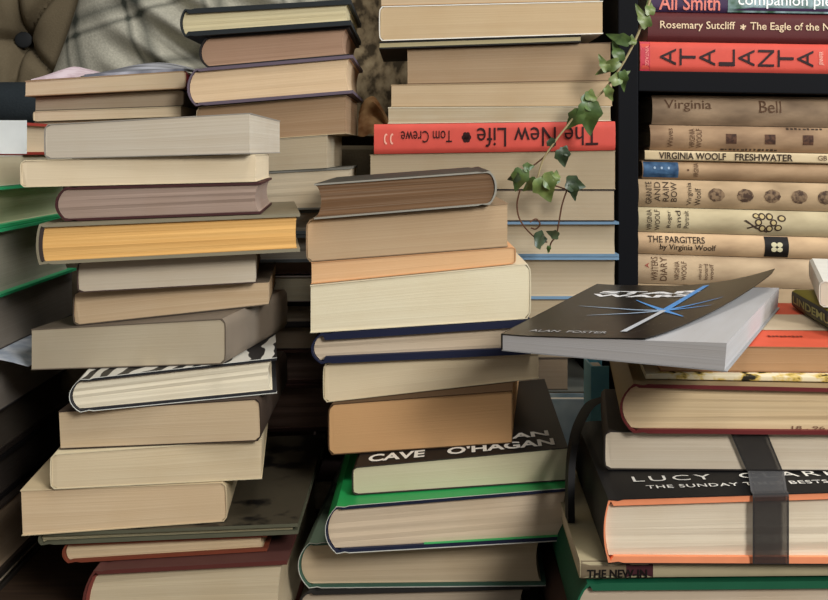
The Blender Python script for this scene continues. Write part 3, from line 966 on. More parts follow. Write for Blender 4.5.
red = N_[10]
def nu_(px): return (px - HX) / F * red.O.y - red.O.x
blkt = plain((48, 18, 18), .5)
spine_text(red, 'The New Life', nu_(477), nu_(598), .18, .84, blkt, flip=True)
spine_text(red, 'Tom Crewe', nu_(401), nu_(452), .36, .76, blkt, flip=True)
spine_shape(red, [ell(.5 + .24 * cos(k), .5 + .24 * sin(k), .2, .2, 10) for k in [i * pi / 3 for i in range(6)]] + [ell(.5, .5, .1, .1)], nu_(461), nu_(472), .3, .74, blkt)
crescent = lambda cx: [(cx + .36 * cos(a), .5 + .46 * sin(a)) for a in [1.2 + i * .34 for i in range(12)]] + [(cx + .08 + .22 * cos(a), .5 + .32 * sin(a)) for a in [4.9 - i * .34 for i in range(12)]]
def band_mesh(lp):
    n = len(lp) // 2
    me = bpy.data.meshes.new('mesh')
    me.from_pydata([(x, y, 0) for x, y in lp], [], [(i, i + 1, 2 * n - 2 - i, 2 * n - 1 - i) for i in range(n - 1)])
    return me
for cx, q in ((.5, 383), (.5, 389)):
    me = band_mesh(crescent(cx))
    put_mesh(red, me, (lambda q: (lambda x, y: red.pos(red.so(.5) - .0004, nu_(q) + x * .006, .3 + y * .4, 0)))(q), plain((232, 170, 150), .5), 'printed_mark')

# ------------------------------------------------------------------ middle stack
gM = 'books in the tall middle stack'
green_j = plain((34, 150, 78), .4, .4, .05)
M_rows = [
 ('bottom book of the middle stack, pages cut by the lower frame edge', (298, 530), (591, 585), .64, -2, .19, dict(hard=True, cover=(48, 46, 44), page=(190, 174, 148))),
 ('hardback in a pale green dark-flowered jacket, lowest whole one in the middle stack', (298, 546), (543, 534), .640, -4, .20, dict(hard=True, jmat=blotch('pale_green_jacket', (44, 54, 48), (112, 128, 108), 20, .40, .50, .4), edge=(64, 96, 80), page=(206, 182, 146), con=.12, ct=.0022)),
 ('hardback in a bright green jacket with navy boards in the middle stack', (325, 573), (507, 487), .622, -1, .20, dict(hard=True, jmat=green_j, flap=(70, 170, 100), edge=(28, 34, 58), page=(222, 200, 166), con=.12, ct=.0026)),
 ('black-covered paperback lettered CAVE and O\'HAGAN on the green-jacketed book', (352, 568), (467, 447), .636, -3, .185, dict(spine='L', cover=(24, 21, 21), edge=(60, 54, 48), page=(214, 206, 166), con=.1, rough=.5)),
 ('orange-brown paperback with a smooth front right above the black-covered paperback', (328, 512), (404, 390), .661, -8, .17, dict(spine='L', cover=(88, 66, 46), page=(222, 168, 108), con=.1, blot=.12)),
 ('pale cream paperback crossed by a slanting shadow under the navy hardback', (323, 539), (363, 353), .674, 0, .18, dict(spine='L', cover=(206, 192, 160), page=(226, 206, 166), con=.12)),
 ('navy blue hardback with thick boards in the middle stack', (311, 531), (334, 319.5), .670, 0, .18, dict(hard=True, cover=(20, 25, 50), edge=(20, 26, 52), page=(210, 188, 158), con=.08, ct=.0048, ov=.004)),
 ('thickest white-paged paperback in the middle stack over the navy hardback', (310, 531), (285, 263), .672, 0, .18, dict(spine='R', cover=(218, 206, 176), page=(232, 220, 184), con=.2)),
 ('thin orange-paged paperback over the thickest white-paged one', (311, 516), (262, 246.5), .674, 0, .17, dict(spine='R', cover=(200, 150, 106), page=(238, 186, 130), con=.3)),
 ('tan paperback shaded at its right beneath the old topmost hardback', (306, 508), (220, 203), .674, 0, .17, dict(spine='L', cover=(150, 126, 98), page=(198, 166, 126), con=.25)),
 ('old dark hardback with brown pages and a whitish edge topmost on the middle stack', (314, 497), (183.5, 170), .668, -1, .165, dict(hard=True, spine='R', cover=(64, 62, 56), edge=(150, 146, 134), page=(140, 112, 86), con=1.3, ct=.0012, bulge=.005, concave=.004, ov=.001)),  # board edges coloured paler than the cover faces
]
M_ = stack(M_rows, FLOOR, gM)
white_ink = plain((226, 222, 212), .5)
cv = M_[3]
def at_px(bk, px): return (px - HX) / F * .634 - bk.O.x
top_text(cv, 'CAVE', at_px(cv, 366), at_px(cv, 424), .007, .022, white_ink, bold=.03)
top_text(cv, "O'HAGAN", at_px(cv, 447), at_px(cv, 556), .007, .022, white_ink, bold=.03)
top_text(cv, 'NICK', at_px(cv, 366), at_px(cv, 424), .028, .040, white_ink, bold=.03)
top_text(cv, 'SEAN', at_px(cv, 490), at_px(cv, 553), .028, .040, white_ink, bold=.03)

# ------------------------------------------------------------------ right stack
gR = 'books in the right front stack'
lucy_o = (238, 148, 104)
R_rows = [
 ('book at the foot of the right stack under the dark green hardback', (574, 880), (655, 655), .53, 0, .19, dict(hard=True, cover=(80, 60, 50))),
 ('dark green hardback lowest of those seen in the right stack', (574, 884), (583, 580), .528, -2, .205, dict(hard=True, cover=(16, 74, 50), edge=(24, 88, 60), page=(206, 186, 160), ct=.0042)),
 ('cream-spined paperback with black lettering between the green and the black hardbacks', (580, 874), (561, 560), .531, -2, .20, dict(spine='F', cmat=plain((176, 164, 132), .6), page=(210, 196, 166))),
 ('black-jacketed hardback with orange boards tied with a black ribbon', (603, 886), (499, 490), .525, -3, .15, dict(hard=True, jacket=(17, 17, 19), jedge=(26, 24, 24), bulge=.003, edge=lucy_o, page=(228, 214, 186), con=.2, ct=.0040, rough=.5)),
 ('pale paperback tied under the black ribbon, on top of the black-jacketed hardback', (604, 880), (430.5, 434), .562, -10, .10, dict(spine='L', cover=(60, 54, 50), page=(220, 206, 180), con=.3)),
 ('hardback with a tan spine and dark red boards in the right stack', (620, 892), (383, 389), .556, -9, .185, dict(hard=True, cover=(148, 126, 92), edge=(104, 36, 36), page=(226, 198, 150), con=.3, ct=.0024, bulge=.008)),
 ('thin yellow floral-edged booklet lying on the red-boarded hardback', (646, 890), (373.5, 377), .565, -8, .16, dict(spine='F', cmat=blotch('yellow_floral', (38, 34, 26), (204, 176, 92), 110, .36, .42, .5, 'noise', (1, 1, 1), (222, 210, 178)), page=(200, 180, 140))),
 ('brown-paged paperback with an orange and white cover under the black paperback', (660, 882), (345, 347.5), .572, -6, .165, dict(spine='R', cover=(208, 88, 62), edge=(150, 110, 76), page=(186, 142, 98), con=.3)),
]
R_ = stack(R_rows, FLOOR, gR)
lucy = R_[3]
def s_at(bk, px, y_in=0.0):
    k = (px - HX) / F
    return (k * (bk.O.y + y_in) - bk.O.x) / (bk.e.x - k * bk.e.y)
def rp(bk, px, Y): return s_at(bk, px, max(0, Y - bk.O.y))
top_text(lucy, 'LUCY  CLARKE', rp(lucy, 633, .55), rp(lucy, 862, .55), .025, .0335, white_ink, spacing=1.25)
top_text(lucy, 'THE SUNDAY TIMES BESTSELLER', rp(lucy, 647, .54), rp(lucy, 872, .54), .0135, .0185, white_ink, bold=.008, spacing=1.1)
p1 = R_[2]
spine_shape(p1, [rect(0, 1, 0, 1)], rp(p1, 626, .531), rp(p1, 653, .531), .01, .99, plain((70, 36, 42), .6))
spine_shape(p1, [rect(0, 1, 0, 1)], .0006, rp(p1, 626, .531), .01, .99, plain((120, 106, 84), .6))
spine_text(p1, 'THE NEW-IN', rp(p1, 587, .531), rp(p1, 647, .531), .12, .58, plain((26, 22, 20), .6), bold=.03)
# cover bands of the orange and white paperback: white middle band and the title
pen = R_[7]
def cover_band(bk, a0, a1, b0, b1, mat, name='cover_band'):
    me = shape_mesh([rect(0, 1, 0, 1)])
    def fn(x, y):
        p = bk.O + bk.e * (a0 + x * (a1 - a0)) + bk.n * (b0 + y * (b1 - b0))
        return Vector((p.x, p.y, bk.pt.z(p.x) + .00002 - .00005 + .0001))
    return put_mesh(bk, me, fn, mat, name)
cover_band(pen, .0005, pen.W - .003, .052, .112, plain((196, 178, 150), .5))
dots = [rect(k / 9 + .01, k / 9 + .085, .1 * (k % 3), 1 - .12 * (k % 2), 2) for k in range(9)]
me = shape_mesh(dots)
put_mesh(pen, me, lambda x, y: (lambda p: Vector((p.x, p.y, pen.pt.z(p.x) + .00025)))(pen.O + pen.e * (rp(pen, 768, .6) + x * .022) + pen.n * (.028 + y * .005)), plain((120, 40, 26), .5), 'printed_mark')
# red hardback: faint figures
fig = R_[5]
me, x0, x1, y0, y1 = text_mesh('18 . 96')
ua, ub = s_at(fig, 793), s_at(fig, 826)
put_mesh(fig, me, lambda x, y: fig.pos(ua + (x - x0) / (x1 - x0) * (ub - ua), .0024, .09 + .07 * (y - y0) / (y1 - y0), 0), plain((120, 84, 66), .7))
# ribbon round the two tied books
def ribbon():
    m, nt, b = new_mat('sheer_black_ribbon')
    N = nt.nodes.new; L = nt.links.new
    b.inputs['Base Color'].default_value = rgb(34, 30, 29)
    b.inputs['Roughness'].default_value = .5
    b.inputs['Sheen Weight'].default_value = .3
    at = N('ShaderNodeAttribute'); at.attribute_name = 'bk'
    sx = N('ShaderNodeSeparateXYZ'); L(at.outputs['Vector'], sx.inputs[0])
    r = N('ShaderNodeValToRGB')
    e = r.color_ramp.elements
    e[0].position = 0; e[0].color = (1, 1, 1, 1); e[1].position = 1; e[1].color = (1, 1, 1, 1)
    for q in (.07, .93):
        k = e.new(q); k.color = (.60, .60, .60, 1)
    L(sx.outputs[0], r.inputs[0]); L(r.outputs[0], b.inputs['Alpha'])
    return m
def ribbon_mesh(path, wdt, origin, thick=.0003):
    """path: list of (left point, right point) pairs"""
    V, B, Fc = [], [], []
    nn = 8
    rows = []
    for i, (a, b, nrm) in enumerate(path):
        a, b = Vector(a), Vector(b)
        rows.append((a, b, Vector(nrm)))
    for k in (0, 1):
        for a, b, nrm in rows:
            for i in range(nn + 1):
                V.append(a.lerp(b, i / nn) + nrm * thick * k); B.append((i / nn, 0, 0))
    n = len(rows) * (nn + 1)
    for j in range(len(rows) - 1):
        for i in range(nn):
            q = j * (nn + 1) + i
            Fc.append((q, q + 1, q + nn + 2, q + nn + 1)); Fc.append((n + q, n + q + nn + 1, n + q + nn + 2, n + q + 1))
        q = j * (nn + 1)
        Fc.append((q, q + nn + 1, n + q + nn + 1, n + q))
        q += nn
        Fc.append((q, n + q, n + q + nn + 1, q + nn + 1))
    return mesh_from(V, Fc, origin, B)
pale = R_[4]
up_, fw = Vector((0, 0, 1)), Vector((0, -1, 0))
def X(px, Y): return (px - HX) / F * Y
def front_pt(bk, sd, z, off): 
    p = bk.O + bk.e * sd - bk.n * off
    return Vector((p.x, p.y, z))
rows = []
pa0, pa1, pb0, pb1 = s_at(pale, 730), s_at(pale, 767), s_at(pale, 747), s_at(pale, 783)
lc0, lc1 = s_at(lucy, 752), s_at(lucy, 788)
def plane_z(pl, p): return pl.z(p.x)
for t in (.01, .3, .6, .97):
    q = []
    for s0, s1 in ((pa0, pb0), (pa1, pb1)):
        p = front_pt(pale, s0 + (s1 - s0) * t, 0, .0016)
        p.z = pale.pt.z(p.x) + (pale.pb.z(p.x) - pale.pt.z(p.x)) * t - .0003
        q.append(p)
    rows.append((q[0], q[1], fw))
def on_lucy(sd, back, dz):
    p = lucy.O + lucy.e * sd + lucy.n * back
    return Vector((p.x, p.y, lucy.pt.z(p.x) + dz))
q0 = front_pt(pale, pb0, 0, .003); q1 = front_pt(pale, pb1, 0, .003)
q0.z = lucy.pt.z(q0.x) + .0008; q1.z = lucy.pt.z(q1.x) + .0008
rows.append((q0, q1, up_))
rows.append((q0.lerp(on_lucy(lc0, .002, .0006), .5) , q1.lerp(on_lucy(lc1, .002, .0006), .5), up_))
rows.append((on_lucy(lc0, .002, .0006), on_lucy(lc1, .002, .0006), up_))
rows.append((on_lucy(lc0, -.0008, .0004), on_lucy(lc1, -.0008, .0004), Vector((0, -.7, .7))))
for t in (.03, .35, .7, .97):
    q = []
    for sd in (lc0, lc1):
        p = front_pt(lucy, sd, 0, .0012)
        p.z = lucy.pt.z(p.x) + (lucy.pb.z(p.x) - lucy.pt.z(p.x)) * t
        q.append(p)
    rows.append((q[0], q[1], fw))
yl = lucy.O.y; zb_l = lambda x: lucy.pb.z(x); c0 = X(752, yl)
RB = Vector((X(770, yl), yl, zb_l(c0)))
tag(link('ribbon', ribbon_mesh(rows, .02, RB), ribbon(), None, RB),
    'sheer black ribbon wrapped round the pale paperback and the black-jacketed hardback', 'ribbon')

# ------------------------------------------------------------------ the black science fiction paperback on the right stack
def scifi():
    pen_t = pen.pt
    fl_ = Vector((.0512, .555)); fr = Vector((.1655, .502))
    e = (fr - fl_).normalized(); e = Vector((e.x, e.y, 0)); n = Vector((-e.y, e.x, 0))
    FL = .085
    Wd = (fr - fl_).length; D = .228
    O = Vector((fl_.x, fl_.y, 0))
    psi = atan2(e.y, e.x)
    # plane it lies on: orange paperback's top, level
    zbase = max(pen_t.z(.165), pen_t.z(.26)) + .0004
    root = empty('paperback_book', O + e * Wd / 2 + n * D / 2 + Vector((0, 0, zbase)))
    tag(root, 'black paperback with a blue star burst and curling cover across the right stack', 'book', gR)
    base = root.location.copy()
    NU, NV = 28, 24
    def lift(u):            # pages fan open towards the right-hand fore edge
        return .0100 + .0058 * max(0, (u - .1) / .9)
    def umax(v): return .66 + .345 * min(1, v / .9) ** .75
    def curl(u, v):         # top cover springs up at the fore edge, most at the far corner
        q = max(0, (u - .42) / .58)
        return .0018 * q + .0115 * q * q * max(0, v) ** 1.1
    def page_top(u, v): return lift(u) - .0006
    V, Bk, Fc = [], [], []
    for k in (0, 1):
        for j in range(NV + 1):
            for i in range(NU + 1):
                u, v = i / NU, j / NV
                p = O + e * (Wd * (u * .994 + .004) * (1 + FL * v)) + n * (D * (.002 + v * .996))
                sl = .004 * max(0, 1)  if (i == NU and k == 0) else 0
                z = zbase + (.0006 if k == 0 else page_top(u, v))
                p = p + e * (-.0012 * (1 - k) if i == NU else 0)
                V.append(Vector((p.x, p.y, z))); Bk.append((u * Wd, v * D, 0 if k == 0 else lift(u)))
    nn = (NU + 1) * (NV + 1)
    idx = lambda i, j, k: k * nn + j * (NU + 1) + i
    def closed(NU, NV):
        R = []
        for j in range(NV):
            for i in range(NU):
                R.append((idx(i, j, 0), idx(i, j + 1, 0), idx(i + 1, j + 1, 0), idx(i + 1, j, 0)))
                R.append((idx(i, j, 1), idx(i + 1, j, 1), idx(i + 1, j + 1, 1), idx(i, j + 1, 1)))
        for i in range(NU):
            R.append((idx(i, 0, 0), idx(i + 1, 0, 0), idx(i + 1, 0, 1), idx(i, 0, 1)))
            R.append((idx(i, NV, 0), idx(i, NV, 1), idx(i + 1, NV, 1), idx(i + 1, NV, 0)))
        for j in range(NV):
            R.append((idx(0, j, 0), idx(0, j, 1), idx(0, j + 1, 1), idx(0, j + 1, 0)))
            R.append((idx(NU, j, 0), idx(NU, j + 1, 0), idx(NU, j + 1, 1), idx(NU, j, 1)))
        return R
    link('page_block', mesh_from(V, closed(NU, NV), base, Bk), pages((180, 178, 178), .2, blot=.1), root)
    # back cover and spine
    V = []
    c = .0005
    for k in (0, 1):
        for j in range(NV + 1):
            for i in range(NU + 1):
                u, v = i / NU, j / NV
                p = O + e * Wd * u * (1 + FL * v) + n * D * v
                V.append(Vector((p.x, p.y, zbase + c * k)))
    link('back_cover', mesh_from(V, closed(NU, NV), base), plain((150, 150, 150), .4), root)
    black = blotch('starfield_cover', (20, 18, 15), (27, 24, 20), 150, .3, .7, .3, 'noise', (1, 1, 1), None, .3)
    ctop = lambda u, v: zbase + lift(u) + curl(u, v)
    V = []
    for k in (0, 1):
        for j in range(NV + 1):
            for i in range(NU + 1):
                u, v = i / NU, j / NV
                u *= umax(v)
                p = O + e * (Wd * u * (1 + FL * v) - (curl(u, v) * .3)) + n * D * v
                V.append(Vector((p.x, p.y, ctop(u, v) - c + c * k)))
    front = link('front_cover', mesh_from(V, closed(NU, NV), base), black, root, smooth_angle=40)
    V = []
    for t in range(2):
        for j in (0, 1):
            for k in (0, 1):
                V.append(O + e * (-.0004 + .0007 * t) + n * D * j + Vector((0, 0, zbase + k * (lift(0)))))
    # spine board
    link('spine', box_like(V, base), black, root)
    class B: pass
    bk = B(); bk.root = root; bk.base = base; bk.cov = front
    def fn(u0, u1, v0, v1, bx, skew=0, up=.00025):
        x0, x1, y0, y1 = bx
        def f(x, y):
            a = (x - x0) / (x1 - x0); c_ = (y - y0) / (y1 - y0)
            u = u0 + a * (u1 - u0) + skew * c_; v = v0 + c_ * (v1 - v0)
            p = O + e * (Wd * u * (1 + FL * v) - curl(u, v) * .3) + n * D * v
            return Vector((p.x, p.y, ctop(u, v) + up))
        return f
    def txt(body, u0, u1, v0, v1, mat, bold=0.0, spacing=1.0):
        me, x0, x1, y0, y1 = text_mesh(body, bold, spacing)
        put_mesh(bk, me, fn(u0, u1, v0, v1, (x0, x1, y0, y1)), mat)
    wh = plain((232, 232, 232), .4)
    txt('STAR', .10, .66, .775, .835, wh, .04)
    txt('WARS', .08, .62, .70, .76, wh, .04)
    txt('ALAN  FOSTER', .10, .46, .055, .085, plain((170, 170, 170), .4))
    # crossing blue beams
    blue = plain((86, 150, 214), .4); pale_b = plain((150, 170, 190), .4); sil = plain((196, 200, 204), .35)
    def beam(p, q, w0, w1, mat, up=.0003, name='light_beam'):
        d = Vector((q[0] - p[0], (q[1] - p[1]) * 1.6)).normalized()
        m = Vector((-d.y, d.x / 1.6))
        V, Fc = [], []
        K = 14
        for i in range(K + 1):
            t = i / K
            c_ = Vector(p).lerp(Vector(q), t); ww = w0 + (w1 - w0) * t
            for s_ in (-1, 0, 1): V.append((c_.x + m.x * ww * s_ / 2, c_.y + m.y * ww * s_ / 2, 0))
        for i in range(K):
            for s_ in (0, 1):
                a_ = i * 3 + s_; Fc.append((a_, a_ + 1, a_ + 4, a_ + 3))
        me = bpy.data.meshes.new('mesh'); me.from_pydata(V, [], Fc)
        put_mesh(bk, me, fn(0, 1, 0, 1, (0, 1, 0, 1), up=up), mat, name)
    cx, cy = .585, .42
    beam((cx, cy), (.64, .93), .040, .034, blue)
    beam((cx, cy), (.53, .08), .028, .030, sil, .0004, 'beam_handle')
    for q in ((.12, .50), (.24, .33), (.80, .47), (.82, .60), (.36, .64), (.72, .30)):
        beam((cx, cy), q, .034, .005, pale_b if q[0] < .3 or q[0] > .9 else blue)
    txt('*', .54, .63, .37, .47, plain((200, 226, 246), .4), .03)
    rs = random.Random(3)
    dots = []
    for _ in range(46):
        dots.append(ell(rs.uniform(.02, .96), rs.uniform(.05, .97), .0035, .0022, 6))
    put_mesh(bk, shape_mesh(dots), fn(0, 1, 0, 1, (0, 1, 0, 1)), plain((150, 146, 136), .4), 'star_specks')

def box_like(V8, base):
    """eight corners, ordered t, j, k"""
    Fc = [(0, 1, 3, 2), (4, 6, 7, 5), (0, 4, 5, 1), (2, 3, 7, 6), (0, 2, 6, 4), (1, 5, 7, 3)]
    return mesh_from(V8, Fc, base)
scifi()

# dark book with an olive top and a white-paged book at the right frame edge, lying on the orange paperback
def edge_books():
    top1 = Plane(EYE - .1035, 0); top2 = Plane(EYE - .086, 0)
    b1 = make_book('olive-topped dark-spined paperback lying on the orange and white paperback, right edge', gR, (.2655, .59), radians(-7.6), .12, .118,
                   Plane(pen.pt.a + .0004, pen.pt.b), top1, 'L', False, cmat=plain((120, 112, 36), .5), page=(200, 190, 160))
    spine_shape(b1, [rect(0, 1, 0, 1)], .0006, .1174, .03, .90, plain((40, 43, 42), .4))
    spine_text(b1, 'LINDEMUR', .112, .008, .30, .72, plain((170, 172, 110), .5), bold=.02)
    make_book('white-covered book on the olive-topped paperback at the right frame edge', gR, (.2665, .625), radians(-20), .11, .14,
                   top1, top2, 'L', False, cover=(226, 222, 210), page=(224, 212, 190), con=.1)
edge_books()

# ------------------------------------------------------------------ blue-grey notebook, teal book and black strap in the gap before the rear middle stack
gG = 'things in the gap right of the middle stack'
worn = blotch('worn_blue_cover', (88, 104, 112), (142, 148, 146), 22, .38, .66, .7, 'noise')
def upright(label, x0, x1, y0, y1, z0, z1, cover_m, lean=0.0, group=None, page=(180, 170, 150)):
    """book standing on its tail: spine towards the viewer's left"""
    base = Vector(((x0 + x1) / 2, (y0 + y1) / 2, z0))
    root = empty('standing_book', base)
    tag(root, label, 'book', group)
    sh = lambda z: lean * (z - z0)
    def slab(a0, a1, b0, b1, c0, c1, m, nm, bev=.0004):
        me = box_mesh(a0, a1, b0, b1, c0, c1, bev)
        for v in me.vertices:
            v.co.y += sh(v.co.z)
            v.co -= base
        link(nm, me, m, root, smooth_angle=40)
    c = .002
    slab(x0, x1, y0, y0 + c, z0, z1, cover_m, 'front_cover')
    slab(x0, x1, y1 - c, y1, z0, z1, cover_m, 'back_cover')
    slab(x0, x0 + c, y0 + c, y1 - c, z0, z1, cover_m, 'spine')
    slab(x0 + c + .0002, x1 - .003, y0 + c + .0001, y1 - c - .0001, z0 + .003, z1 - .003, pages(page), 'page_block')
    return root
upright('worn pale blue-grey book standing in the gap right of the middle stack', X(541, .80), X(606, .80), .786, .806, 0.0, EYE + (150 - 396) / F * .80, worn, .03, gG)
upright('slim teal book standing on end beside the tan-spined hardback', X(586, .755), X(604, .755), .735, .765, 0.0, EYE + (150 - 362) / F * .75, plain((92, 150, 168), .4), .0, gG)
strap = smooth_path([P(604, 399, .70), P(590, 405, .67), P(578, 426, .63), P(572, 452, .605), P(570, 480, .595), P(570, 508, .592)], 6)
zr1 = R_[2].pt.z(strap[-1].x) + .0006
strap.append(Vector((strap[-1].x, strap[-1].y, zr1)))
SBs = Vector((strap[-1].x, strap[-1].y, zr1))
def strap_mesh(pts, wdt, thick, origin):
    V, Fc = [], []
    for p in pts:
        for dx, dy in ((-.5, -.5), (.5, -.5), (.5, .5), (-.5, .5)):
            V.append(Vector((p.x + dx * thick, p.y + dy * wdt, p.z)))
    for i in range(len(pts) - 1):
        for k in range(4):
            Fc.append((i * 4 + k, i * 4 + (k + 1) % 4, i * 4 + 4 + (k + 1) % 4, i * 4 + 4 + k))
    Fc += [(0, 1, 2, 3), tuple(range(len(V) - 4, len(V)))[::-1]]
    return mesh_from(V, Fc, origin)
tag(link('strap', strap_mesh(strap, .011, .0042, SBs), plain((20, 19, 19), .6), None, SBs, 50), 'black fabric strap looping down between the middle and right stacks', 'strap')

# ------------------------------------------------------------------ far left stack, fore edges facing right
gF = 'books in the far left stack at the frame edge'
def fz(y): return EYE + (HY - y) / F * .688
green_b = plain((60, 190, 128), .4)
F_rows = [
 ('dark book on the floor at the foot of the far left stack', 640, -.300, dict(cover=(50, 46, 42), hard=True)),
 ('tan-paged book near the floor in the far left stack', 590, -.298, dict(cover=(60, 52, 46), page=(190, 168, 138))),
 ('tan-paged book at the lower left edge, above the lowest of its stack', 506, -.300, dict(cover=(60, 52, 46), page=(190, 164, 132), hard=True)),
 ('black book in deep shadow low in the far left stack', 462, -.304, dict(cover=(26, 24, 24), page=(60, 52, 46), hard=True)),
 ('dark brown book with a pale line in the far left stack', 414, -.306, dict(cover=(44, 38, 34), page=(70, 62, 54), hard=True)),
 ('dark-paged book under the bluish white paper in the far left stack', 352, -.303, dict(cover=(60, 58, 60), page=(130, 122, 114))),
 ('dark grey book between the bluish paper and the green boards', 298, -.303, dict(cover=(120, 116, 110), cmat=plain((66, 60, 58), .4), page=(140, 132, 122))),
 ('green hardback, lower one with grey shaded pages in the far left stack', 229, -.300, dict(hard=True, cmat=green_b, page=(170, 168, 150), con=.1, ct=.0022, ov=.006)),
 ('green hardback, upper one with pale green-tinted pages in the far left stack', 187, -.302, dict(hard=True, cmat=green_b, page=(214, 216, 172), con=.12, ct=.0022, ov=.006)),
 ('pale beige paperback under the white-tagged book, far left', 155.5, -.304, dict(cover=(206, 200, 184), page=(206, 194, 160), con=.1)),
]
pb = FLOOR
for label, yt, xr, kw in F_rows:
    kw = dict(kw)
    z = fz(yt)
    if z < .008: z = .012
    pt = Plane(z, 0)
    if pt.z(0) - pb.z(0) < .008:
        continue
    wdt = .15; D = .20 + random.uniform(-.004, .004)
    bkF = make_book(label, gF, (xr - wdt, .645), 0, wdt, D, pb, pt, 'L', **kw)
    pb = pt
# white-fronted book with red boards on top
bkF = make_book('red-boarded book with a white paper tag over its front, topmost at the far left', gF, (-.45, .7365), 0, .15, .11, pb, Plane(fz(150) + .0, 0) if False else Plane(pb.a + .0255, 0), 'L', True,
                cover=(150, 56, 46), page=(206, 182, 146), con=.12, ct=.0022)
xw = -.3005
me = box_mesh(xw - .075, xw + .0005, .7355, .7362, pb.a + .001, pb.a + .027, 0, bkF.base)
link('paper_tag', me, plain((212, 216, 216), .6), bkF.root)
# bluish white paper sticking out of the far left stack
zq = fz(352)
def sheet(x0, x1, y0, y1, drop, thick, og):
    V, Fc = [], []
    nu = 8
    for k in (0, 1):
        for j in (0, 1):
            for i in range(nu + 1):
                u = i / nu; x = x0 + (x1 - x0) * u
                V.append(Vector((x, (y0, y1)[j], zq - .00012 + thick * k - drop * max(0, (x + .3035) / .03) ** 1.5)))
    ix = lambda i, j, k: k * 2 * (nu + 1) + j * (nu + 1) + i
    for i in range(nu):
        Fc += [(ix(i, 0, 0), ix(i, 1, 0), ix(i + 1, 1, 0), ix(i + 1, 0, 0)), (ix(i, 0, 1), ix(i + 1, 0, 1), ix(i + 1, 1, 1), ix(i, 1, 1)),
               (ix(i, 0, 0), ix(i + 1, 0, 0), ix(i + 1, 0, 1), ix(i, 0, 1)), (ix(i, 1, 0), ix(i, 1, 1), ix(i + 1, 1, 1), ix(i + 1, 1, 0))]
    Fc += [(ix(0, 0, 0), ix(0, 0, 1), ix(0, 1, 1), ix(0, 1, 0)), (ix(nu, 0, 0), ix(nu, 1, 0), ix(nu, 1, 1), ix(nu, 0, 1))]
    return mesh_from(V, Fc, og)
QB = Vector((-.31, .74, zq))
tag(link('loose_paper', sheet(-.36, -.272, .67, .80, .006, .00024, QB), blotch('bluish_paper', (168, 180, 196), (216, 222, 230), 60, .4, .6, .6), None, QB, 40),
    'bluish white paper sticking out of the far left stack', 'paper')

# ------------------------------------------------------------------ ivy trailing down in front of the rear middle stack
IB = P(655, -18, .84)
ivy = empty('ivy_vine', IB)
tag(ivy, 'green ivy vine trailing down in front of the upside-down red paperback', 'plant')
YI = .835
def IP(px, py, dy=0): return P(px, py, YI + dy)
stem_m = plain((160, 146, 108), .6)
stem_d = plain((92, 62, 46), .6)
main = smooth_path([IP(655, -18), IP(648, 6), IP(638, 34), IP(626, 58), IP(612, 80), IP(598, 96), IP(581, 108), IP(567, 126), IP(556, 140), IP(544, 158), IP(538, 176), IP(535, 186)], 5)
link('stem', tube(main, [.0012 - .0005 * i / len(main) for i in range(len(main))], 8, IB), stem_m, ivy, smooth_angle=60)
for pts in ([(556, 140), (546, 155), (530, 168), (522, 172)],
            [(520, 190), (517, 205), (520, 220), (530, 233), (541, 241), (547, 242)],
            [(567, 190), (562, 205), (559, 222), (556, 236), (551, 243), (549, 252)],
            [(535, 186), (545, 184), (556, 186), (566, 189), (577, 189)],
            [(530, 222), (536, 219), (540, 224), (536, 229), (531, 228)]):
    q = smooth_path([IP(x, y, .002 * i) for i, (x, y) in enumerate(pts)], 5)
    link('stem', tube(q, .0007, 6, IB), stem_d, ivy, smooth_angle=60)
leaf_mats = [blotch('ivy_leaf_%d' % k, a, b_, 120, .35, .7, .38, 'noise', (1, 1, 1), None, .5)
             for k, (a, b_) in enumerate((((58, 80, 38), (88, 110, 56)), ((80, 98, 48), (118, 132, 74)), ((40, 54, 36), (62, 78, 50))))]
OUT = [(0, .02), (.12, -.06), (.26, -.09), (.38, -.03), (.42, .10), (.46, .20), (.50, .32), (.42, .40), (.33, .46), (.28, .58), (.19, .74), (.09, .90), (0, 1.0)]
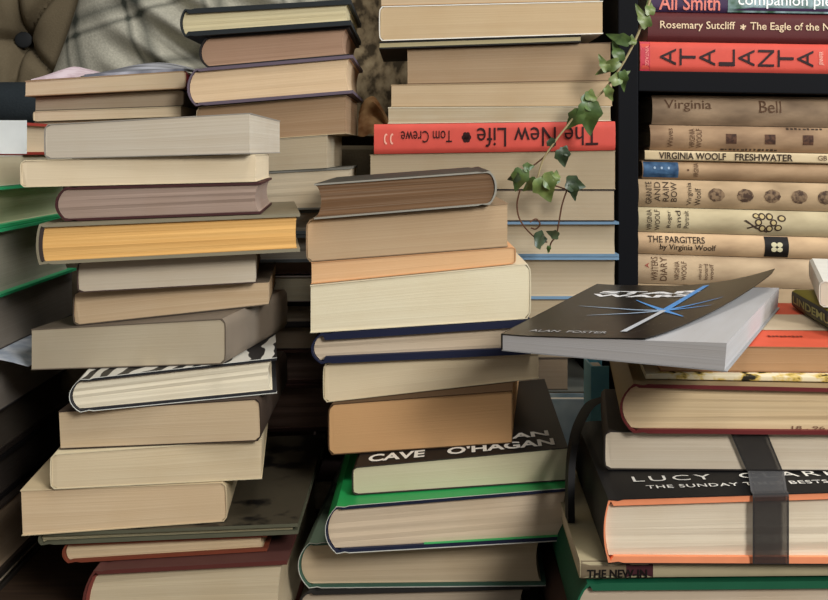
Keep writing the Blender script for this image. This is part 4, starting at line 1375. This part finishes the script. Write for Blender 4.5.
def ivy_leaf(c, size, ang, tilt, m, turn=0.0, narrow=1.0, fold=.25):
    pts = OUT
    V, Fc = [], []
    mid = [(0, y) for (_, y) in pts]
    nrow = len(pts)
    for k in (0, 1):
        for side in (-1, 1):
            for (x, y) in pts:
                for f in (0, .5, 1):
                    xx = side * x * f * narrow; yy = y * f + (y * .9 + .05) * (1 - f) if f < 1 else y
                    z = fold * abs(xx) - .18 * (yy ** 2) + .05 * sin(yy * 7 + xx * 5) - k * .012
                    V.append(Vector((xx, yy, z)))
    blk = nrow * 3
    for k in (0, 1):
        for s_ in (0, 1):
            o_ = (k * 2 + s_) * blk
            for i in range(nrow - 1):
                for f in (0, 1):
                    a_ = o_ + i * 3 + f
                    Fc.append((a_, a_ + 1, a_ + 4, a_ + 3))
    for s_ in (0, 1):
        for i in range(nrow - 1):
            a_ = s_ * blk + i * 3 + 2; b_ = (2 + s_) * blk + i * 3 + 2
            Fc.append((a_, a_ + 3, b_ + 3, b_))
    me = bpy.data.meshes.new('mesh')
    R = Matrix.Rotation(ang, 4, 'Y') @ Matrix.Rotation(tilt, 4, 'X') @ Matrix.Rotation(turn, 4, 'Z') if False else Matrix.Rotation(radians(ang), 4, 'Y') @ Matrix.Rotation(radians(turn), 4, 'Z') @ Matrix.Rotation(radians(90 - tilt), 4, 'X')
    me.from_pydata([tuple(Vector(c) + (R @ (v * size)) - IB) for v in V], [], Fc)
    bm = bmesh.new(); bm.from_mesh(me)
    bmesh.ops.remove_doubles(bm, verts=bm.verts, dist=1e-6)
    bmesh.ops.recalc_face_normals(bm, faces=bm.faces)
    bm.to_mesh(me); bm.free()
    return link('leaf', me, m, ivy, smooth_angle=60)
S1 = YI / F
# base point px, size px, direction (degrees clockwise from up), tilt, material, turn, narrow
for (x, y, s, ang, tilt, k, turn, nar) in [
    (647, 26, 27, -22, 10, 1, 0, .5), (650, 14, 20, 4, 20, 1, 0, .55),
    (628, 42, 27, -62, 30, 0, 0, .5), (632, 44, 14, 10, 30, 1, 0, .7),
    (618, 62, 26, -120, 10, 1, 0, .5), (620, 60, 26, -12, 20, 0, 0, .5), (607, 70, 22, -20, 25, 1, 0, .5), (612, 82, 26, 60, 15, 1, 0, .5), (622, 72, 24, 165, 25, 0, 0, .45), (606, 88, 22, 140, 35, 1, 0, .5),
    (584, 104, 26, 70, 40, 0, 0, .8), (588, 104, 34, 172, 12, 0, 0, .8), (580, 112, 24, 215, 20, 0, 0, .75), (590, 100, 20, 20, 40, 1, 0, .7),
    (549, 140, 12, 140, 30, 2, 0, .9), (561, 150, 19, 165, 10, 2, 0, .9), (563, 154, 13, 30, 30, 2, 0, .9),
    (522, 170, 24, 195, 10, 0, 0, .8), (524, 168, 13, 80, 20, 0, 0, .8), (519, 176, 14, 250, 25, 2, 0, .8),
    (541, 178, 30, 155, 15, 1, 0, .9), (544, 180, 24, 95, 30, 1, 0, .8), (536, 180, 20, 225, 25, 0, 0, .7), (556, 180, 13, 10, 30, 1, 0, .7),
    (567, 182, 22, 105, 10, 2, 0, .8), (572, 184, 20, 165, 15, 2, 0, .6),
    (535, 240, 22, 92, 40, 2, 0, .9), (558, 236, 14, -70, 25, 2, 0, .7), (549, 246, 8, 185, 10, 0, 0, .6)]:
    ivy_leaf(IP(x, y, -.004), s * S1, ang, tilt, leaf_mats[k], turn, nar)
